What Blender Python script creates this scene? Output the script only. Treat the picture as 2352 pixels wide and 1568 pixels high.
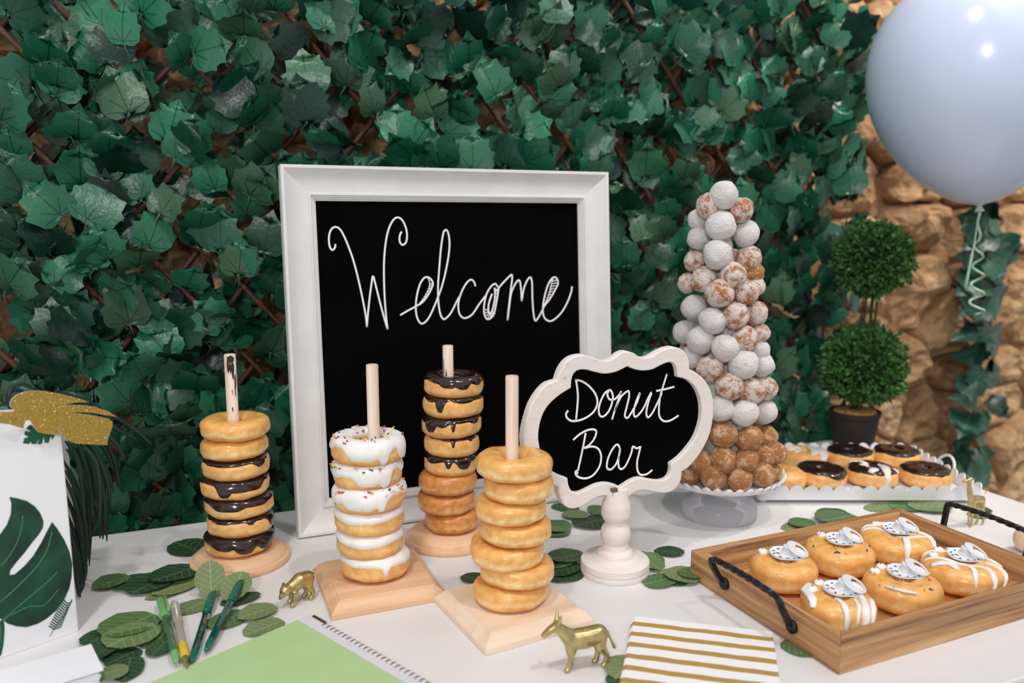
import bpy, bmesh, math, random
from mathutils import Vector, Matrix, Euler, noise
from math import sin, cos, pi, radians, atan2, sqrt, exp

for o in list(bpy.data.objects):
    bpy.data.objects.remove(o)
scene = bpy.context.scene
COL = scene.collection

# ------------------------------------------------------------------ camera
FPX, PITCH, YAW, CAMZ = 1834.2, radians(8.634), radians(21.989), 0.5
cam_data = bpy.data.cameras.new('camera')
cam_data.sensor_width = 36.0
cam_data.lens = FPX / 2352 * 36.0
cam_data.clip_start = 0.02
cam_data.dof.use_dof = True
cam_data.dof.focus_distance = 1.12
cam_data.dof.aperture_fstop = 2.8
cam = bpy.data.objects.new('camera', cam_data)
cam.location = (0, 0, CAMZ)
cam.rotation_euler = (pi / 2 - PITCH, 0, -YAW)
COL.objects.link(cam)
scene.camera = cam

# ------------------------------------------------------------------ world, lamps, exposure
world = bpy.data.worlds.new('world')
scene.world = world
world.use_nodes = True
world.node_tree.nodes['Background'].inputs[0].default_value = (0.93, 0.96, 1.0, 1)
world.node_tree.nodes['Background'].inputs[1].default_value = 0.66


def lamp(name, loc, target, power, size, color, spot=None, blend=0.5):
    d = bpy.data.lights.new(name, 'SPOT' if spot else 'AREA')
    d.energy = power
    d.color = color
    if spot:
        d.spot_size = radians(spot)
        d.spot_blend = blend
        d.shadow_soft_size = size / 2
    else:
        d.shape = 'DISK'
        d.size = size
    o = bpy.data.objects.new(name, d)
    o.location = loc
    o.rotation_euler = (Vector(target) - Vector(loc)).to_track_quat('-Z', 'Y').to_euler()
    COL.objects.link(o)
    return o


lamp('overhead_light', (-0.46, 0.02, 2.85), (0.35, 1.25, 0.15), 20, 0.16, (1.0, 0.96, 0.92))
lamp('overhead_light', (0.85, -0.18, 2.95), (1.35, 1.4, 0.25), 22, 0.16, (1.0, 0.95, 0.90))
lamp('overhead_light', (2.35, 0.35, 2.6), (1.95, 1.65, 0.45), 165, 0.16, (1.0, 0.92, 0.82), 70, 0.6)  # added spot that brightens the stone wall at the right, no such lamp seen
lamp('room_lamp', (-0.85, -1.15, 1.30), (0.7, 1.1, 0.25), 21, 0.30, (1.0, 0.97, 0.94))

vs = scene.view_settings
vs.view_transform = 'Standard'
vs.look = 'None'
vs.exposure = -0.10
vs.gamma = 1.0
vs.use_curve_mapping = False


# ------------------------------------------------------------------ geometry of the photograph (a pixel's ray in the room)
def ray(u, v):
    x, y = (u - 1176) / FPX, (v - 784) / FPX
    fw = cos(PITCH) - y * sin(PITCH)
    up = -y * cos(PITCH) - sin(PITCH)
    return Vector((x * cos(YAW) + fw * sin(YAW), -x * sin(YAW) + fw * cos(YAW), up))


CAM = Vector((0, 0, CAMZ))
FWD = Vector((sin(YAW) * cos(PITCH), cos(YAW) * cos(PITCH), -sin(PITCH)))
HF = Vector((sin(YAW), cos(YAW), 0))          # horizontal forward
HR = Vector((cos(YAW), -sin(YAW), 0))         # camera right


def G(u, v, z=0.0):                            # on the horizontal plane at height z
    d = ray(u, v)
    return CAM + d * ((z - CAMZ) / d.z)


def onplane(u, v, p0, n):
    d = ray(u, v)
    return CAM + d * ((Vector(p0) - CAM).dot(n) / d.dot(n))


def PY(u, v, y):
    return onplane(u, v, (0, y, 0), Vector((0, 1, 0)))


def V(u, v, base):                             # on the upright plane through base that faces the camera
    return onplane(u, v, base, HF)


def depth(p):
    return (Vector(p) - CAM).dot(FWD)


# ------------------------------------------------------------------ object helpers
def root_mat(o):
    m = Matrix.Identity(4)
    while o is not None:
        m = o.matrix_basis @ m
        o = o.parent
    return m


def link(name, me, parent=None, mat=None):
    o = bpy.data.objects.new(name, me)
    COL.objects.link(o)
    if parent is not None:
        o.parent = parent
    if mat is not None and me is not None and len(me.materials) == 0:
        me.materials.append(mat)
    return o


def mesh(name, verts, faces, smooth=True, uvs=None):
    me = bpy.data.meshes.new(name)
    me.from_pydata([tuple(v) for v in verts], [], faces)
    if uvs is not None:
        l = me.uv_layers.new(name='UVMap')
        for lp in me.loops:
            l.data[lp.index].uv = uvs[lp.vertex_index]
    if smooth:
        me.polygons.foreach_set('use_smooth', [True] * len(me.polygons))
    me.update()
    return me


def part(name, verts, faces, mat, parent=None, smooth=True, uvs=None, world=False):
    if world and parent is not None:
        inv = root_mat(parent).inverted()
        verts = [inv @ Vector(v) for v in verts]
    return link(name, mesh(name, verts, faces, smooth, uvs), parent, mat)


def tag(o, label, cat, group=None, kind=None):
    o['label'] = label
    o['category'] = cat
    if group:
        o['group'] = group
    if kind:
        o['kind'] = kind
    return o


def thing(name, label, cat, loc=(0, 0, 0), rot=(0, 0, 0), group=None):
    o = bpy.data.objects.new(name, None)
    o.empty_display_size = 0.02
    o.location = loc
    o.rotation_euler = rot
    COL.objects.link(o)
    tag(o, label, cat, group)
    return o


def struct(o):
    o['kind'] = 'structure'
    return o


class MB:
    """collects vertices and faces for one mesh"""
    def __init__(s):
        s.v, s.f, s.uv = [], [], []

    def add(s, verts, faces, uvs=None):
        b = len(s.v)
        s.v += [Vector(v) for v in verts]
        s.f += [tuple(i + b for i in f) for f in faces]
        s.uv += list(uvs) if uvs else [(0, 0)] * len(verts)

    def box(s, x0, x1, y0, y1, z0, z1, m=None):
        vs_ = [Vector((x, y, z)) for z in (z0, z1) for y in (y0, y1) for x in (x0, x1)]
        if m is not None:
            vs_ = [m @ v for v in vs_]
        s.add(vs_, [(0, 2, 3, 1), (4, 5, 7, 6), (0, 1, 5, 4), (2, 6, 7, 3), (0, 4, 6, 2), (1, 3, 7, 5)])

    def lathe(s, prof, n=32, m=None, cap=True):
        vs_, fs = [], []
        for (r, z) in prof:
            for i in range(n):
                a = 2 * pi * i / n
                vs_.append(Vector((r * cos(a), r * sin(a), z)))
        for k in range(len(prof) - 1):
            for i in range(n):
                j = (i + 1) % n
                fs.append((k * n + i, k * n + j, (k + 1) * n + j, (k + 1) * n + i))
        if cap:
            fs.append(tuple(reversed(range(n))))
            fs.append(tuple(range((len(prof) - 1) * n, len(prof) * n)))
        if m is not None:
            vs_ = [m @ v for v in vs_]
        s.add(vs_, fs)

    def tube(s, pts, rad, n=8, up=None, flat=1.0, twist=0.0, square=False, closed=False):
        pts = [Vector(p) for p in pts]
        N = len(pts)
        rads = rad if isinstance(rad, (list, tuple)) else [rad] * N
        vs_, fs = [], []
        ref = Vector(up) if up is not None else None
        prev = None
        for k in range(N):
            if closed:
                t = pts[(k + 1) % N] - pts[k - 1]
            else:
                t = pts[min(k + 1, N - 1)] - pts[max(k - 1, 0)]
            t = t.normalized() if t.length > 1e-12 else Vector((0, 0, 1))
            if ref is not None:
                b = ref - t * ref.dot(t)
                if b.length < 1e-6:
                    b = t.orthogonal()
            elif prev is None:
                b = t.orthogonal()
            else:
                b = prev - t * prev.dot(t)
                if b.length < 1e-6:
                    b = t.orthogonal()
            b.normalize()
            prev = b
            c = t.cross(b)
            for i in range(n):
                a = 2 * pi * i / n + twist * k + (pi / n if square else 0)
                vs_.append(pts[k] + (c * cos(a) + b * (sin(a) * flat)) * rads[k])
        K = N if closed else N - 1
        for k in range(K):
            for i in range(n):
                j = (i + 1) % n
                q = (k + 1) % N
                fs.append((k * n + i, k * n + j, q * n + j, q * n + i))
        if not closed:
            fs.append(tuple(reversed(range(n))))
            fs.append(tuple(range((N - 1) * n, N * n)))
        s.add(vs_, fs)

    def build(s, name, mat, parent=None, smooth=True, world=False, uv=False):
        return part(name, s.v, s.f, mat, parent, smooth, s.uv if uv else None, world)


def autosmooth(o, ang=35):
    me = o.data
    bm = bmesh.new()
    bm.from_mesh(me)
    for e in bm.edges:
        if len(e.link_faces) == 2 and e.calc_face_angle(0) > radians(ang):
            e.smooth = False
    bm.to_mesh(me)
    bm.free()
    return o


def bevel(o, w, seg=2, ang=30):
    bm = bmesh.new()
    bm.from_mesh(o.data)
    es = [e for e in bm.edges if len(e.link_faces) == 2 and e.calc_face_angle(0) > radians(ang)]
    bmesh.ops.bevel(bm, geom=es, offset=w, segments=seg, profile=0.6, affect='EDGES')
    bm.to_mesh(o.data)
    bm.free()
    return o


def spline(pts, n=6, closed=False):
    """Catmull-Rom through the points"""
    P = [Vector(p) for p in pts]
    N = len(P)
    out = []
    rng = range(N) if closed else range(N - 1)
    for i in rng:
        if closed:
            a, b, c, d = P[i - 1], P[i], P[(i + 1) % N], P[(i + 2) % N]
        else:
            b, c = P[i], P[i + 1]
            a = P[i - 1] if i else b * 2 - c
            d = P[i + 2] if i + 2 < N else c * 2 - b
        for k in range(n):
            t = k / n
            out.append(0.5 * (2 * b + (c - a) * t + (2 * a - 5 * b + 4 * c - d) * t * t + (3 * b - a - 3 * c + d) * t ** 3))
    if not closed:
        out.append(P[-1])
    return out


def filled(name, loops, thick, mat, parent, bev=0.0, m=None):
    """2-D outlines (x, y) filled (later loops cut holes) and given thickness along z"""
    cu = bpy.data.curves.new(name, 'CURVE')
    cu.dimensions = '2D'
    cu.fill_mode = 'BOTH'
    cu.extrude = max(thick / 2 - bev, 0)
    cu.bevel_depth = bev
    cu.bevel_resolution = 1
    if bev:
        cu.offset = -bev
    for lp in loops:
        sp = cu.splines.new('POLY')
        sp.points.add(len(lp) - 1)
        for i, q in enumerate(lp):
            sp.points[i].co = (q[0], q[1], 0, 1)
        sp.use_cyclic_u = True
    tmp = bpy.data.objects.new('tmp', cu)
    COL.objects.link(tmp)
    dg = bpy.context.evaluated_depsgraph_get()
    me = bpy.data.meshes.new_from_object(tmp.evaluated_get(dg))
    bpy.data.objects.remove(tmp)
    bpy.data.curves.remove(cu)
    me.name = name
    if m is not None:
        me.transform(m)
    me.materials.clear()
    return link(name, me, parent, mat)


def skin(name, verts, edges, radii, mat, parent=None):
    """one continuous body: tapered limbs around a skeleton, fused and smoothed into a single surface"""
    mb = MB()
    R = [(r[0] + r[1]) / 2 if isinstance(r, tuple) else r for r in radii]
    P = [Vector(v) for v in verts]
    for (a, b) in edges:
        d = (P[b] - P[a])
        L = d.length
        d.normalize()
        pts, rad = [], []
        for k in range(6):                       # rounded end, shaft, rounded end
            t = k / 5 * pi / 2
            pts.append(P[a] - d * R[a] * cos(t))
            rad.append(max(R[a] * sin(t), R[a] * 0.02))
        for k in range(1, 5):
            t = k / 5
            pts.append(P[a].lerp(P[b], t))
            rad.append(R[a] + (R[b] - R[a]) * t)
        for k in range(6):
            t = k / 5 * pi / 2
            pts.append(P[b] + d * R[b] * sin(t))
            rad.append(max(R[b] * cos(t), R[b] * 0.02))
        mb.tube(pts, rad, 14, up=d.orthogonal())
    me = mesh(name, mb.v, mb.f)
    bm = bmesh.new()
    bm.from_mesh(me)
    bmesh.ops.recalc_face_normals(bm, faces=bm.faces)
    bm.to_mesh(me)
    bm.free()
    tmp = bpy.data.objects.new('tmp', me)
    COL.objects.link(tmp)
    rm = tmp.modifiers.new('r', 'REMESH')
    rm.mode = 'VOXEL'
    rm.voxel_size = 0.0006
    rm.use_smooth_shade = True
    sm = tmp.modifiers.new('m', 'SMOOTH')
    sm.factor = 0.5
    sm.iterations = 8
    dg = bpy.context.evaluated_depsgraph_get()
    out = bpy.data.meshes.new_from_object(tmp.evaluated_get(dg))
    bpy.data.objects.remove(tmp)
    bpy.data.meshes.remove(me)
    out.name = name
    out.polygons.foreach_set('use_smooth', [True] * len(out.polygons))
    out.materials.clear()
    return link(name, out, parent, mat)


# ------------------------------------------------------------------ materials
def srgb(r, g, b):
    f = lambda c: (c / 255 / 12.92) if c / 255 <= 0.04045 else ((c / 255 + 0.055) / 1.055) ** 2.4
    return (f(r), f(g), f(b), 1)


class Mat:
    def __init__(s, name, rough=0.5, color=(0.8, 0.8, 0.8, 1), **kw):
        s.m = bpy.data.materials.new(name)
        s.m.use_nodes = True
        s.nt = s.m.node_tree
        s.b = s.nt.nodes['Principled BSDF']
        s.b.inputs['Base Color'].default_value = color
        s.b.inputs['Roughness'].default_value = rough
        for k, v in kw.items():
            s.b.inputs[k.replace('_', ' ')].default_value = v

    def n(s, t, **kw):
        nd = s.nt.nodes.new(t)
        for k, v in kw.items():
            if hasattr(nd, k):
                setattr(nd, k, v)
            else:
                nd.inputs[k.replace('_', ' ')].default_value = v
        return nd

    def l(s, a, b):
        s.nt.links.new(a, b)

    def coord(s, kind='Object', scale=(1, 1, 1)):
        tc = s.n('ShaderNodeTexCoord')
        mp = s.n('ShaderNodeMapping')
        mp.inputs['Scale'].default_value = scale
        s.l(tc.outputs[kind], mp.inputs['Vector'])
        return mp.outputs[0]

    def noise(s, scale, detail=4, vec=None, rough=0.55, dist=0.0):
        nd = s.n('ShaderNodeTexNoise')
        nd.inputs['Scale'].default_value = scale
        nd.inputs['Detail'].default_value = detail
        nd.inputs['Roughness'].default_value = rough
        nd.inputs['Distortion'].default_value = dist
        if vec is not None:
            s.l(vec, nd.inputs['Vector'])
        return nd.outputs['Fac']

    def ramp(s, fac, stops, interp='LINEAR'):
        nd = s.n('ShaderNodeValToRGB')
        cr = nd.color_ramp
        cr.interpolation = interp
        while len(cr.elements) < len(stops):
            cr.elements.new(0.5)
        for e, (p, c) in zip(cr.elements, stops):
            e.position = p
            e.color = c
        s.l(fac, nd.inputs[0])
        return nd.outputs[0]

    def math(s, op, a, b=None, c=None):
        nd = s.n('ShaderNodeMath', operation=op)
        for i, x in enumerate((a, b, c)):
            if x is None:
                continue
            if isinstance(x, (int, float)):
                nd.inputs[i].default_value = x
            else:
                s.l(x, nd.inputs[i])
        return nd.outputs[0]

    def mix(s, fac, a, b, blend='MIX'):
        nd = s.n('ShaderNodeMix', data_type='RGBA', blend_type=blend)
        for i, x in ((0, fac), (6, a), (7, b)):
            if isinstance(x, (int, float)):
                nd.inputs[i].default_value = x
            elif isinstance(x, tuple):
                nd.inputs[i].default_value = x
            else:
                s.l(x, nd.inputs[i])
        return nd.outputs[2]

    def color(s, out):
        s.l(out, s.b.inputs['Base Color'])
        return s

    def bump(s, h, strength=0.3, dist=0.002):
        nd = s.n('ShaderNodeBump')
        nd.inputs['Strength'].default_value = strength
        nd.inputs['Distance'].default_value = dist
        s.l(h, nd.inputs['Height'])
        s.l(nd.outputs[0], s.b.inputs['Normal'])
        return s


def simple(name, rgb, rough=0.5, var=0.06, nscale=30, bump=0.0, bscale=200, **kw):
    """plain surface with slight procedural variation"""
    M = Mat(name, rough, **kw)
    c = srgb(*rgb)
    v = M.coord('Object')
    f = M.noise(nscale, 3, v)
    d = tuple(max(0, x * (1 - var * 2)) for x in c[:3]) + (1,)
    e = tuple(min(1, x * (1 + var)) for x in c[:3]) + (1,)
    M.color(M.ramp(f, [(0.3, d), (0.7, e)]))
    if bump:
        M.bump(M.noise(bscale, 3, v), bump, 0.001)
    return M.m


def wood(name, dark, mid, light, axis='X', rough=0.55, fine=70, coarse=4, streak=0.5):
    M = Mat(name, rough)
    sc = {'X': (coarse, fine, fine), 'Y': (fine, coarse, fine), 'Z': (fine, fine, coarse)}[axis]
    oi = M.n('ShaderNodeObjectInfo')
    tc = M.n('ShaderNodeTexCoord')
    va = M.n('ShaderNodeVectorMath', operation='ADD')
    M.l(tc.outputs['Object'], va.inputs[0])
    M.l(oi.outputs['Random'], va.inputs[1])
    mp = M.n('ShaderNodeMapping')
    mp.inputs['Scale'].default_value = sc
    M.l(va.outputs[0], mp.inputs['Vector'])
    f = M.noise(1.0, 6, mp.outputs[0], 0.6, 0.4)
    g = M.noise(0.35, 3, mp.outputs[0], 0.5, 0.8)
    h = M.math('ADD', M.math('MULTIPLY', f, 1 - streak), M.math('MULTIPLY', g, streak))
    M.color(M.ramp(h, [(0.32, srgb(*dark)), (0.48, srgb(*mid)), (0.66, srgb(*light))]))
    M.bump(f, 0.25, 0.0008)
    return M.m


def leaf_mat(name, tones, vein, rough=0.42, palmate=True, veinmix=0.55, spec=0.5, sheen=0.0):
    M = Mat(name, rough)
    M.b.inputs['Specular IOR Level'].default_value = spec
    oi = M.n('ShaderNodeObjectInfo')
    at = M.n('ShaderNodeAttribute', attribute_name='rnd')
    r = M.math('FRACT', M.math('ADD', oi.outputs['Random'], at.outputs['Fac']))
    n_ = len(tones)
    col = M.ramp(r, [(i / max(1, n_ - 1), srgb(*t)) for i, t in enumerate(tones)])
    uv = M.n('ShaderNodeUVMap', uv_map='UVMap')
    sp = M.n('ShaderNodeSeparateXYZ')
    M.l(uv.outputs[0], sp.inputs[0])
    x, y = M.math('SUBTRACT', sp.outputs[0], 0.5), sp.outputs[1]
    ax = M.math('ABSOLUTE', x)
    lines = [M.math('LESS_THAN', ax, 0.014)]
    if palmate:
        for a in (38, 78):
            c, s_ = cos(radians(a)), sin(radians(a))
            d = M.math('ABSOLUTE', M.math('SUBTRACT', M.math('MULTIPLY', ax, c), M.math('MULTIPLY', M.math('SUBTRACT', y, 0.03), s_)))
            k = M.math('LESS_THAN', d, 0.011)
            k = M.math('MULTIPLY', k, M.math('LESS_THAN', M.math('ADD', ax, M.math('MULTIPLY', y, 0.6)), 0.46))
            lines.append(k)
    else:
        d = M.math('FRACT', M.math('MULTIPLY', M.math('SUBTRACT', y, M.math('MULTIPLY', ax, 0.75)), 6.0))
        lines.append(M.math('MULTIPLY', M.math('LESS_THAN', d, 0.10), M.math('LESS_THAN', ax, 0.34)))
    tot = lines[0]
    for k in lines[1:]:
        tot = M.math('MAXIMUM', tot, k)
    tx = M.noise(9, 4, uv.outputs[0])
    col = M.mix(M.math('MULTIPLY', tx, 0.5), col, M.mix(0.5, col, (0, 0, 0, 1)))
    col = M.mix(M.math('MULTIPLY', tot, veinmix), col, srgb(*vein))
    M.color(col)
    M.bump(M.math('SUBTRACT', tx, M.math('MULTIPLY', tot, 0.4)), 0.25, 0.004)
    return M.m


def dough_mat(name, top, band, low, gloss=0.3, coat=0.3):
    M = Mat(name, 0.42)
    M.b.inputs['Coat Weight'].default_value = coat
    M.b.inputs['Coat Roughness'].default_value = gloss
    M.b.inputs['Subsurface Weight'].default_value = 0.0
    uv = M.n('ShaderNodeUVMap', uv_map='UVMap')
    sp = M.n('ShaderNodeSeparateXYZ')
    M.l(uv.outputs[0], sp.inputs[0])
    oi = M.n('ShaderNodeObjectInfo')
    tc = M.n('ShaderNodeTexCoord')
    va = M.n('ShaderNodeVectorMath', operation='ADD')
    M.l(tc.outputs['Object'], va.inputs[0])
    M.l(oi.outputs['Random'], va.inputs[1])
    nz = M.noise(38, 4, va.outputs[0])
    n2 = M.noise(90, 4, va.outputs[0])
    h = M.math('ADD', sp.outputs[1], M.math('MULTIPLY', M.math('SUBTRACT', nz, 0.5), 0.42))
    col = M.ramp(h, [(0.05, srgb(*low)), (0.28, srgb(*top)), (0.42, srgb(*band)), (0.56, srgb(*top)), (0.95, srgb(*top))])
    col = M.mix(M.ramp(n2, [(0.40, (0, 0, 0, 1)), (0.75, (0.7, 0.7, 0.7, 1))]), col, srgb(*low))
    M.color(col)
    M.bump(M.math('ADD', nz, M.math('MULTIPLY', n2, 0.4)), 0.35, 0.003)
    return M.m


MT = {}
MT['table'] = simple('table_white_plastic', (226, 224, 224), 0.5, 0.015, 12, 0.06, 500)
MT['steel_dark'] = simple('grey_steel', (90, 90, 95), 0.4, Metallic=0.8)
MT['frame_white'] = simple('painted_white_wood', (222, 221, 220), 0.55, 0.03, 25, 0.05, 120)
MT['chalkboard'] = simple('chalkboard_black', (5, 5, 6), 0.8, 0.2, 8, 0.03, 300)
MT['chalkboard'].node_tree.nodes['Principled BSDF'].inputs['Specular IOR Level'].default_value = 0.03
MT['chalk'] = simple('white_chalk_ink', (242, 240, 242), 0.8, 0.02)
MT['white_plastic'] = simple('white_glossy_plastic', (236, 236, 240), 0.3, 0.01)
MT['white_card'] = simple('white_card', (236, 236, 240), 0.7, 0.01)
MT['lightwood'] = wood('pale_beech', (206, 158, 118), (226, 182, 142), (236, 200, 166), 'X', 0.5, 50, 5)
MT['lightwood_w'] = wood('white_birch', (222, 190, 158), (236, 208, 180), (242, 220, 198), 'X', 0.5, 50, 5)
MT['pole'] = wood('pale_dowel', (214, 182, 160), (232, 208, 190), (240, 222, 208), 'Z', 0.5, 110, 6)
MT['traywood'] = wood('mango_wood', (92, 60, 36), (176, 130, 86), (214, 170, 122), 'X', 0.5, 150, 6, 0.55)
MT['trayfloor'] = wood('mango_wood_floor', (138, 84, 48), (198, 136, 84), (216, 158, 104), 'X', 0.5, 70, 4, 0.6)
MT['iron'] = simple('wrought_iron', (58, 58, 62), 0.38, 0.2, 60, 0.2, 300, Metallic=0.85)
MT['gold'] = simple('gold_paint', (200, 182, 126), 0.30, 0.15, 80, 0.25, 260, Metallic=0.9)
MT['glitter'] = None
MT['stick'] = wood('willow_stick', (44, 26, 20), (84, 52, 38), (124, 80, 56), 'Z', 0.6, 160, 9)
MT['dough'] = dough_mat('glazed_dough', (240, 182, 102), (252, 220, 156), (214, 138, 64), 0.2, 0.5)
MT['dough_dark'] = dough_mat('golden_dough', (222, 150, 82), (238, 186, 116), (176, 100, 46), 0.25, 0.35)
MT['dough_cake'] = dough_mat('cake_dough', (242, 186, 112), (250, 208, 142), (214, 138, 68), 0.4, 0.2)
MT['choc'] = simple('chocolate_icing', (44, 24, 18), 0.16, 0.2, 60, 0.12, 150, Coat_Weight=0.5)
MT['icing'] = simple('white_icing', (240, 236, 232), 0.42, 0.02, 60, 0.08, 200)
MT['glaze'] = simple('milky_glaze', (238, 226, 216), 0.25, 0.03, 60, 0.08, 200)
MT['pot'] = simple('black_clay_pot', (44, 38, 32), 0.8, 0.15, 40, 0.2, 200)
MT['moss'] = simple('tan_coir', (190, 140, 84), 0.95, 0.2, 120, 0.5, 300)
MT['stem'] = simple('dark_twig', (48, 56, 34), 0.8, 0.2, 60)
MT['vine_stem'] = simple('pale_green_stem', (92, 138, 108), 0.5, 0.1)
MT['ribbon'] = simple('pale_green_ribbon', (172, 206, 184), 0.3, 0.05)
MT['balloon'] = simple('lavender_latex', (214, 224, 255), 0.22, 0.01, 4)
_b = MT['balloon'].node_tree.nodes['Principled BSDF']
_b.inputs['Subsurface Weight'].default_value = 0.85
_b.inputs['Subsurface Radius'].default_value = (1.0, 1.0, 1.0)
_b.inputs['Subsurface Scale'].default_value = 0.10
MT['chrome'] = simple('chrome_tube', (200, 205, 215), 0.12, 0.02, Metallic=1.0)
MT['foam'] = simple('white_foam_cone', (214, 208, 206), 0.9, 0.05)
MT['print_dark'] = None
MT['vein_print'] = simple('printed_vein', (66, 140, 96), 0.7, 0.1)
MT['print_green'] = simple('printed_green', (16, 84, 54), 0.7, 0.1)
MT['ivy'] = leaf_mat('ivy_leaf', [(10, 44, 34), (22, 86, 64), (38, 116, 86), (72, 110, 82), (26, 72, 52), (56, 134, 100), (18, 62, 48)], (6, 32, 26), 0.30, True, 0.7)
MT['vine'] = leaf_mat('vine_leaf', [(14, 52, 40), (30, 84, 64), (22, 68, 54), (52, 104, 82), (34, 78, 62)], (110, 150, 120), 0.35, True, 0.35)
MT['euc_dark'] = leaf_mat('dark_silk_leaf', [(34, 66, 40), (46, 82, 46), (40, 74, 44)], (122, 150, 104), 0.6, False, 0.4)
MT['euc_mid'] = leaf_mat('green_silk_leaf', [(78, 112, 66), (92, 122, 74), (84, 116, 66)], (160, 180, 134), 0.6, False, 0.4)
MT['euc_light'] = leaf_mat('sage_silk_leaf', [(112, 132, 86), (124, 140, 92), (106, 132, 84)], (176, 190, 148), 0.6, False, 0.4)
MT['palm'] = simple('dark_palm_leaf', (14, 44, 34), 0.42, 0.25, 30)
MT['green_paper'] = simple('green_paper', (172, 202, 144), 0.8, 0.02, 20)
MT['wire'] = simple('bronze_wire', (120, 86, 52), 0.35, 0.1, Metallic=0.9)
MT['pen_teal'] = simple('teal_pen_plastic', (8, 104, 88), 0.25, 0.05)
MT['pen_teal_dark'] = simple('teal_pen_barrel', (6, 72, 62), 0.12, 0.05, Coat_Weight=0.6)
MT['pen_lime'] = simple('light_green_pen_plastic', (120, 176, 112), 0.3, 0.05)
MT['pen_green'] = simple('green_pen_barrel', (74, 116, 84), 0.12, 0.05, Coat_Weight=0.6)
MT['pen_yellow'] = simple('yellow_pen_grip', (214, 184, 62), 0.45, 0.05)
MT['ink'] = simple('dark_ink_tube', (66, 58, 34), 0.3, 0.1)
MT['bead'] = simple('candy_white', (244, 242, 240), 0.3, 0.01)
MT['black'] = simple('black_dot', (18, 16, 16), 0.4, 0.1)
MT['rawwood'] = simple('unpainted_wood', (112, 92, 72), 0.8, 0.2, 60)
for nm, c in dict(blue=(24, 70, 176), red=(206, 40, 44), orange=(240, 150, 84), green=(20, 104, 70), yellow=(240, 212, 70), pink=(244, 160, 166), cyan=(10, 124, 186), brown=(140, 70, 44)).items():
    MT['spr_' + nm] = simple('sprinkle_' + nm, c, 0.3, 0.02)


def glassy(name, rgb, amount, rough=0.08):
    """clear plastic: light passes, the surface still shines"""
    M = Mat(name, rough, srgb(*rgb))
    tr = M.n('ShaderNodeBsdfTransparent')
    tr.inputs[0].default_value = tuple(0.5 + 0.5 * c for c in srgb(*rgb)[:3]) + (1,)
    fr = M.n('ShaderNodeFresnel')
    fr.inputs[0].default_value = 1.45
    f = M.math('ADD', M.math('MULTIPLY', fr.outputs[0], 0.6), 1 - amount)
    mx = M.n('ShaderNodeMixShader')
    M.l(f, mx.inputs[0])
    M.l(tr.outputs[0], mx.inputs[1])
    M.l(M.b.outputs[0], mx.inputs[2])
    out = [n for n in M.nt.nodes if n.type == 'OUTPUT_MATERIAL'][0]
    M.l(mx.outputs[0], out.inputs[0])
    # light passing through coloured plastic: the node above already lets shadows be pale
    return M.m


MT['clear'] = glassy('frosted_clear_plastic', (246, 246, 250), 0.90, 0.10)
MT['clear2'] = glassy('clear_charm_plastic', (246, 248, 252), 0.38, 0.15)
MT['clear_pen'] = glassy('clear_pen_plastic', (244, 238, 222), 0.7, 0.06)
MT['sheet'] = glassy('clear_sheet_cover', (240, 240, 246), 0.35, 0.2)


def glitter():
    M = Mat('gold_glitter_card', 0.45, srgb(176, 144, 60), Metallic=0.55)
    v = M.coord('Object')
    n1 = M.noise(900, 2, v)
    vo = M.n('ShaderNodeTexVoronoi')
    vo.inputs['Scale'].default_value = 900
    M.l(v, vo.inputs['Vector'])
    sp = M.n('ShaderNodeSeparateColor')
    M.l(vo.outputs['Color'], sp.inputs[0])
    flake = M.math('GREATER_THAN', sp.outputs[0], 0.985)
    c = M.ramp(n1, [(0.3, srgb(140, 108, 36)), (0.7, srgb(204, 172, 84))])
    c = M.mix(flake, c, srgb(255, 246, 220))
    M.color(c)
    M.bump(n1, 0.8, 0.001)
    return M.m


MT['glitter'] = glitter()


def print_dark():
    M = Mat('printed_monstera', 0.7)
    v = M.coord('Object')
    f = M.noise(22, 3, v)
    M.color(M.ramp(f, [(0.36, srgb(8, 42, 32)), (0.62, srgb(18, 74, 52)), (0.8, srgb(40, 110, 76))]))
    return M.m


MT['print_dark'] = print_dark()


def distressed(name='distressed_white_paint'):
    M = Mat(name, 0.6)
    v = M.coord('Object', (30, 30, 160))
    f = M.noise(1.0, 5, v, 0.65)
    M.color(M.ramp(f, [(0.27, srgb(150, 110, 90)), (0.33, srgb(226, 218, 212)), (0.7, srgb(236, 230, 226))]))
    M.bump(f, 0.2, 0.0006)
    return M.m


MT['distressed'] = distressed()


def stone_mat(name, lo, mid, hi):
    M = Mat(name, 0.9)
    oi = M.n('ShaderNodeObjectInfo')
    tc = M.n('ShaderNodeTexCoord')
    n1 = M.noise(7, 6, tc.outputs['Object'], 0.6, 0.3)
    n2 = M.noise(34, 6, tc.outputs['Object'], 0.65)
    h = M.math('ADD', M.math('MULTIPLY', n1, 0.65), M.math('MULTIPLY', n2, 0.35))
    h = M.math('ADD', h, M.math('MULTIPLY', M.math('SUBTRACT', oi.outputs['Random'], 0.5), 0.22))
    M.color(M.ramp(h, [(0.3, srgb(*lo)), (0.5, srgb(*mid)), (0.7, srgb(*hi))]))
    M.bump(M.math('ADD', n1, n2), 0.9, 0.012)
    return M.m


MT['stone'] = stone_mat('tan_limestone', (126, 94, 66), (192, 152, 110), (226, 194, 154))
MT['mortar'] = stone_mat('rough_mortar', (104, 76, 52), (170, 130, 90), (206, 168, 124))
MT['floor'] = stone_mat('stone_floor', (70, 60, 52), (96, 84, 74), (118, 106, 94))


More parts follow.
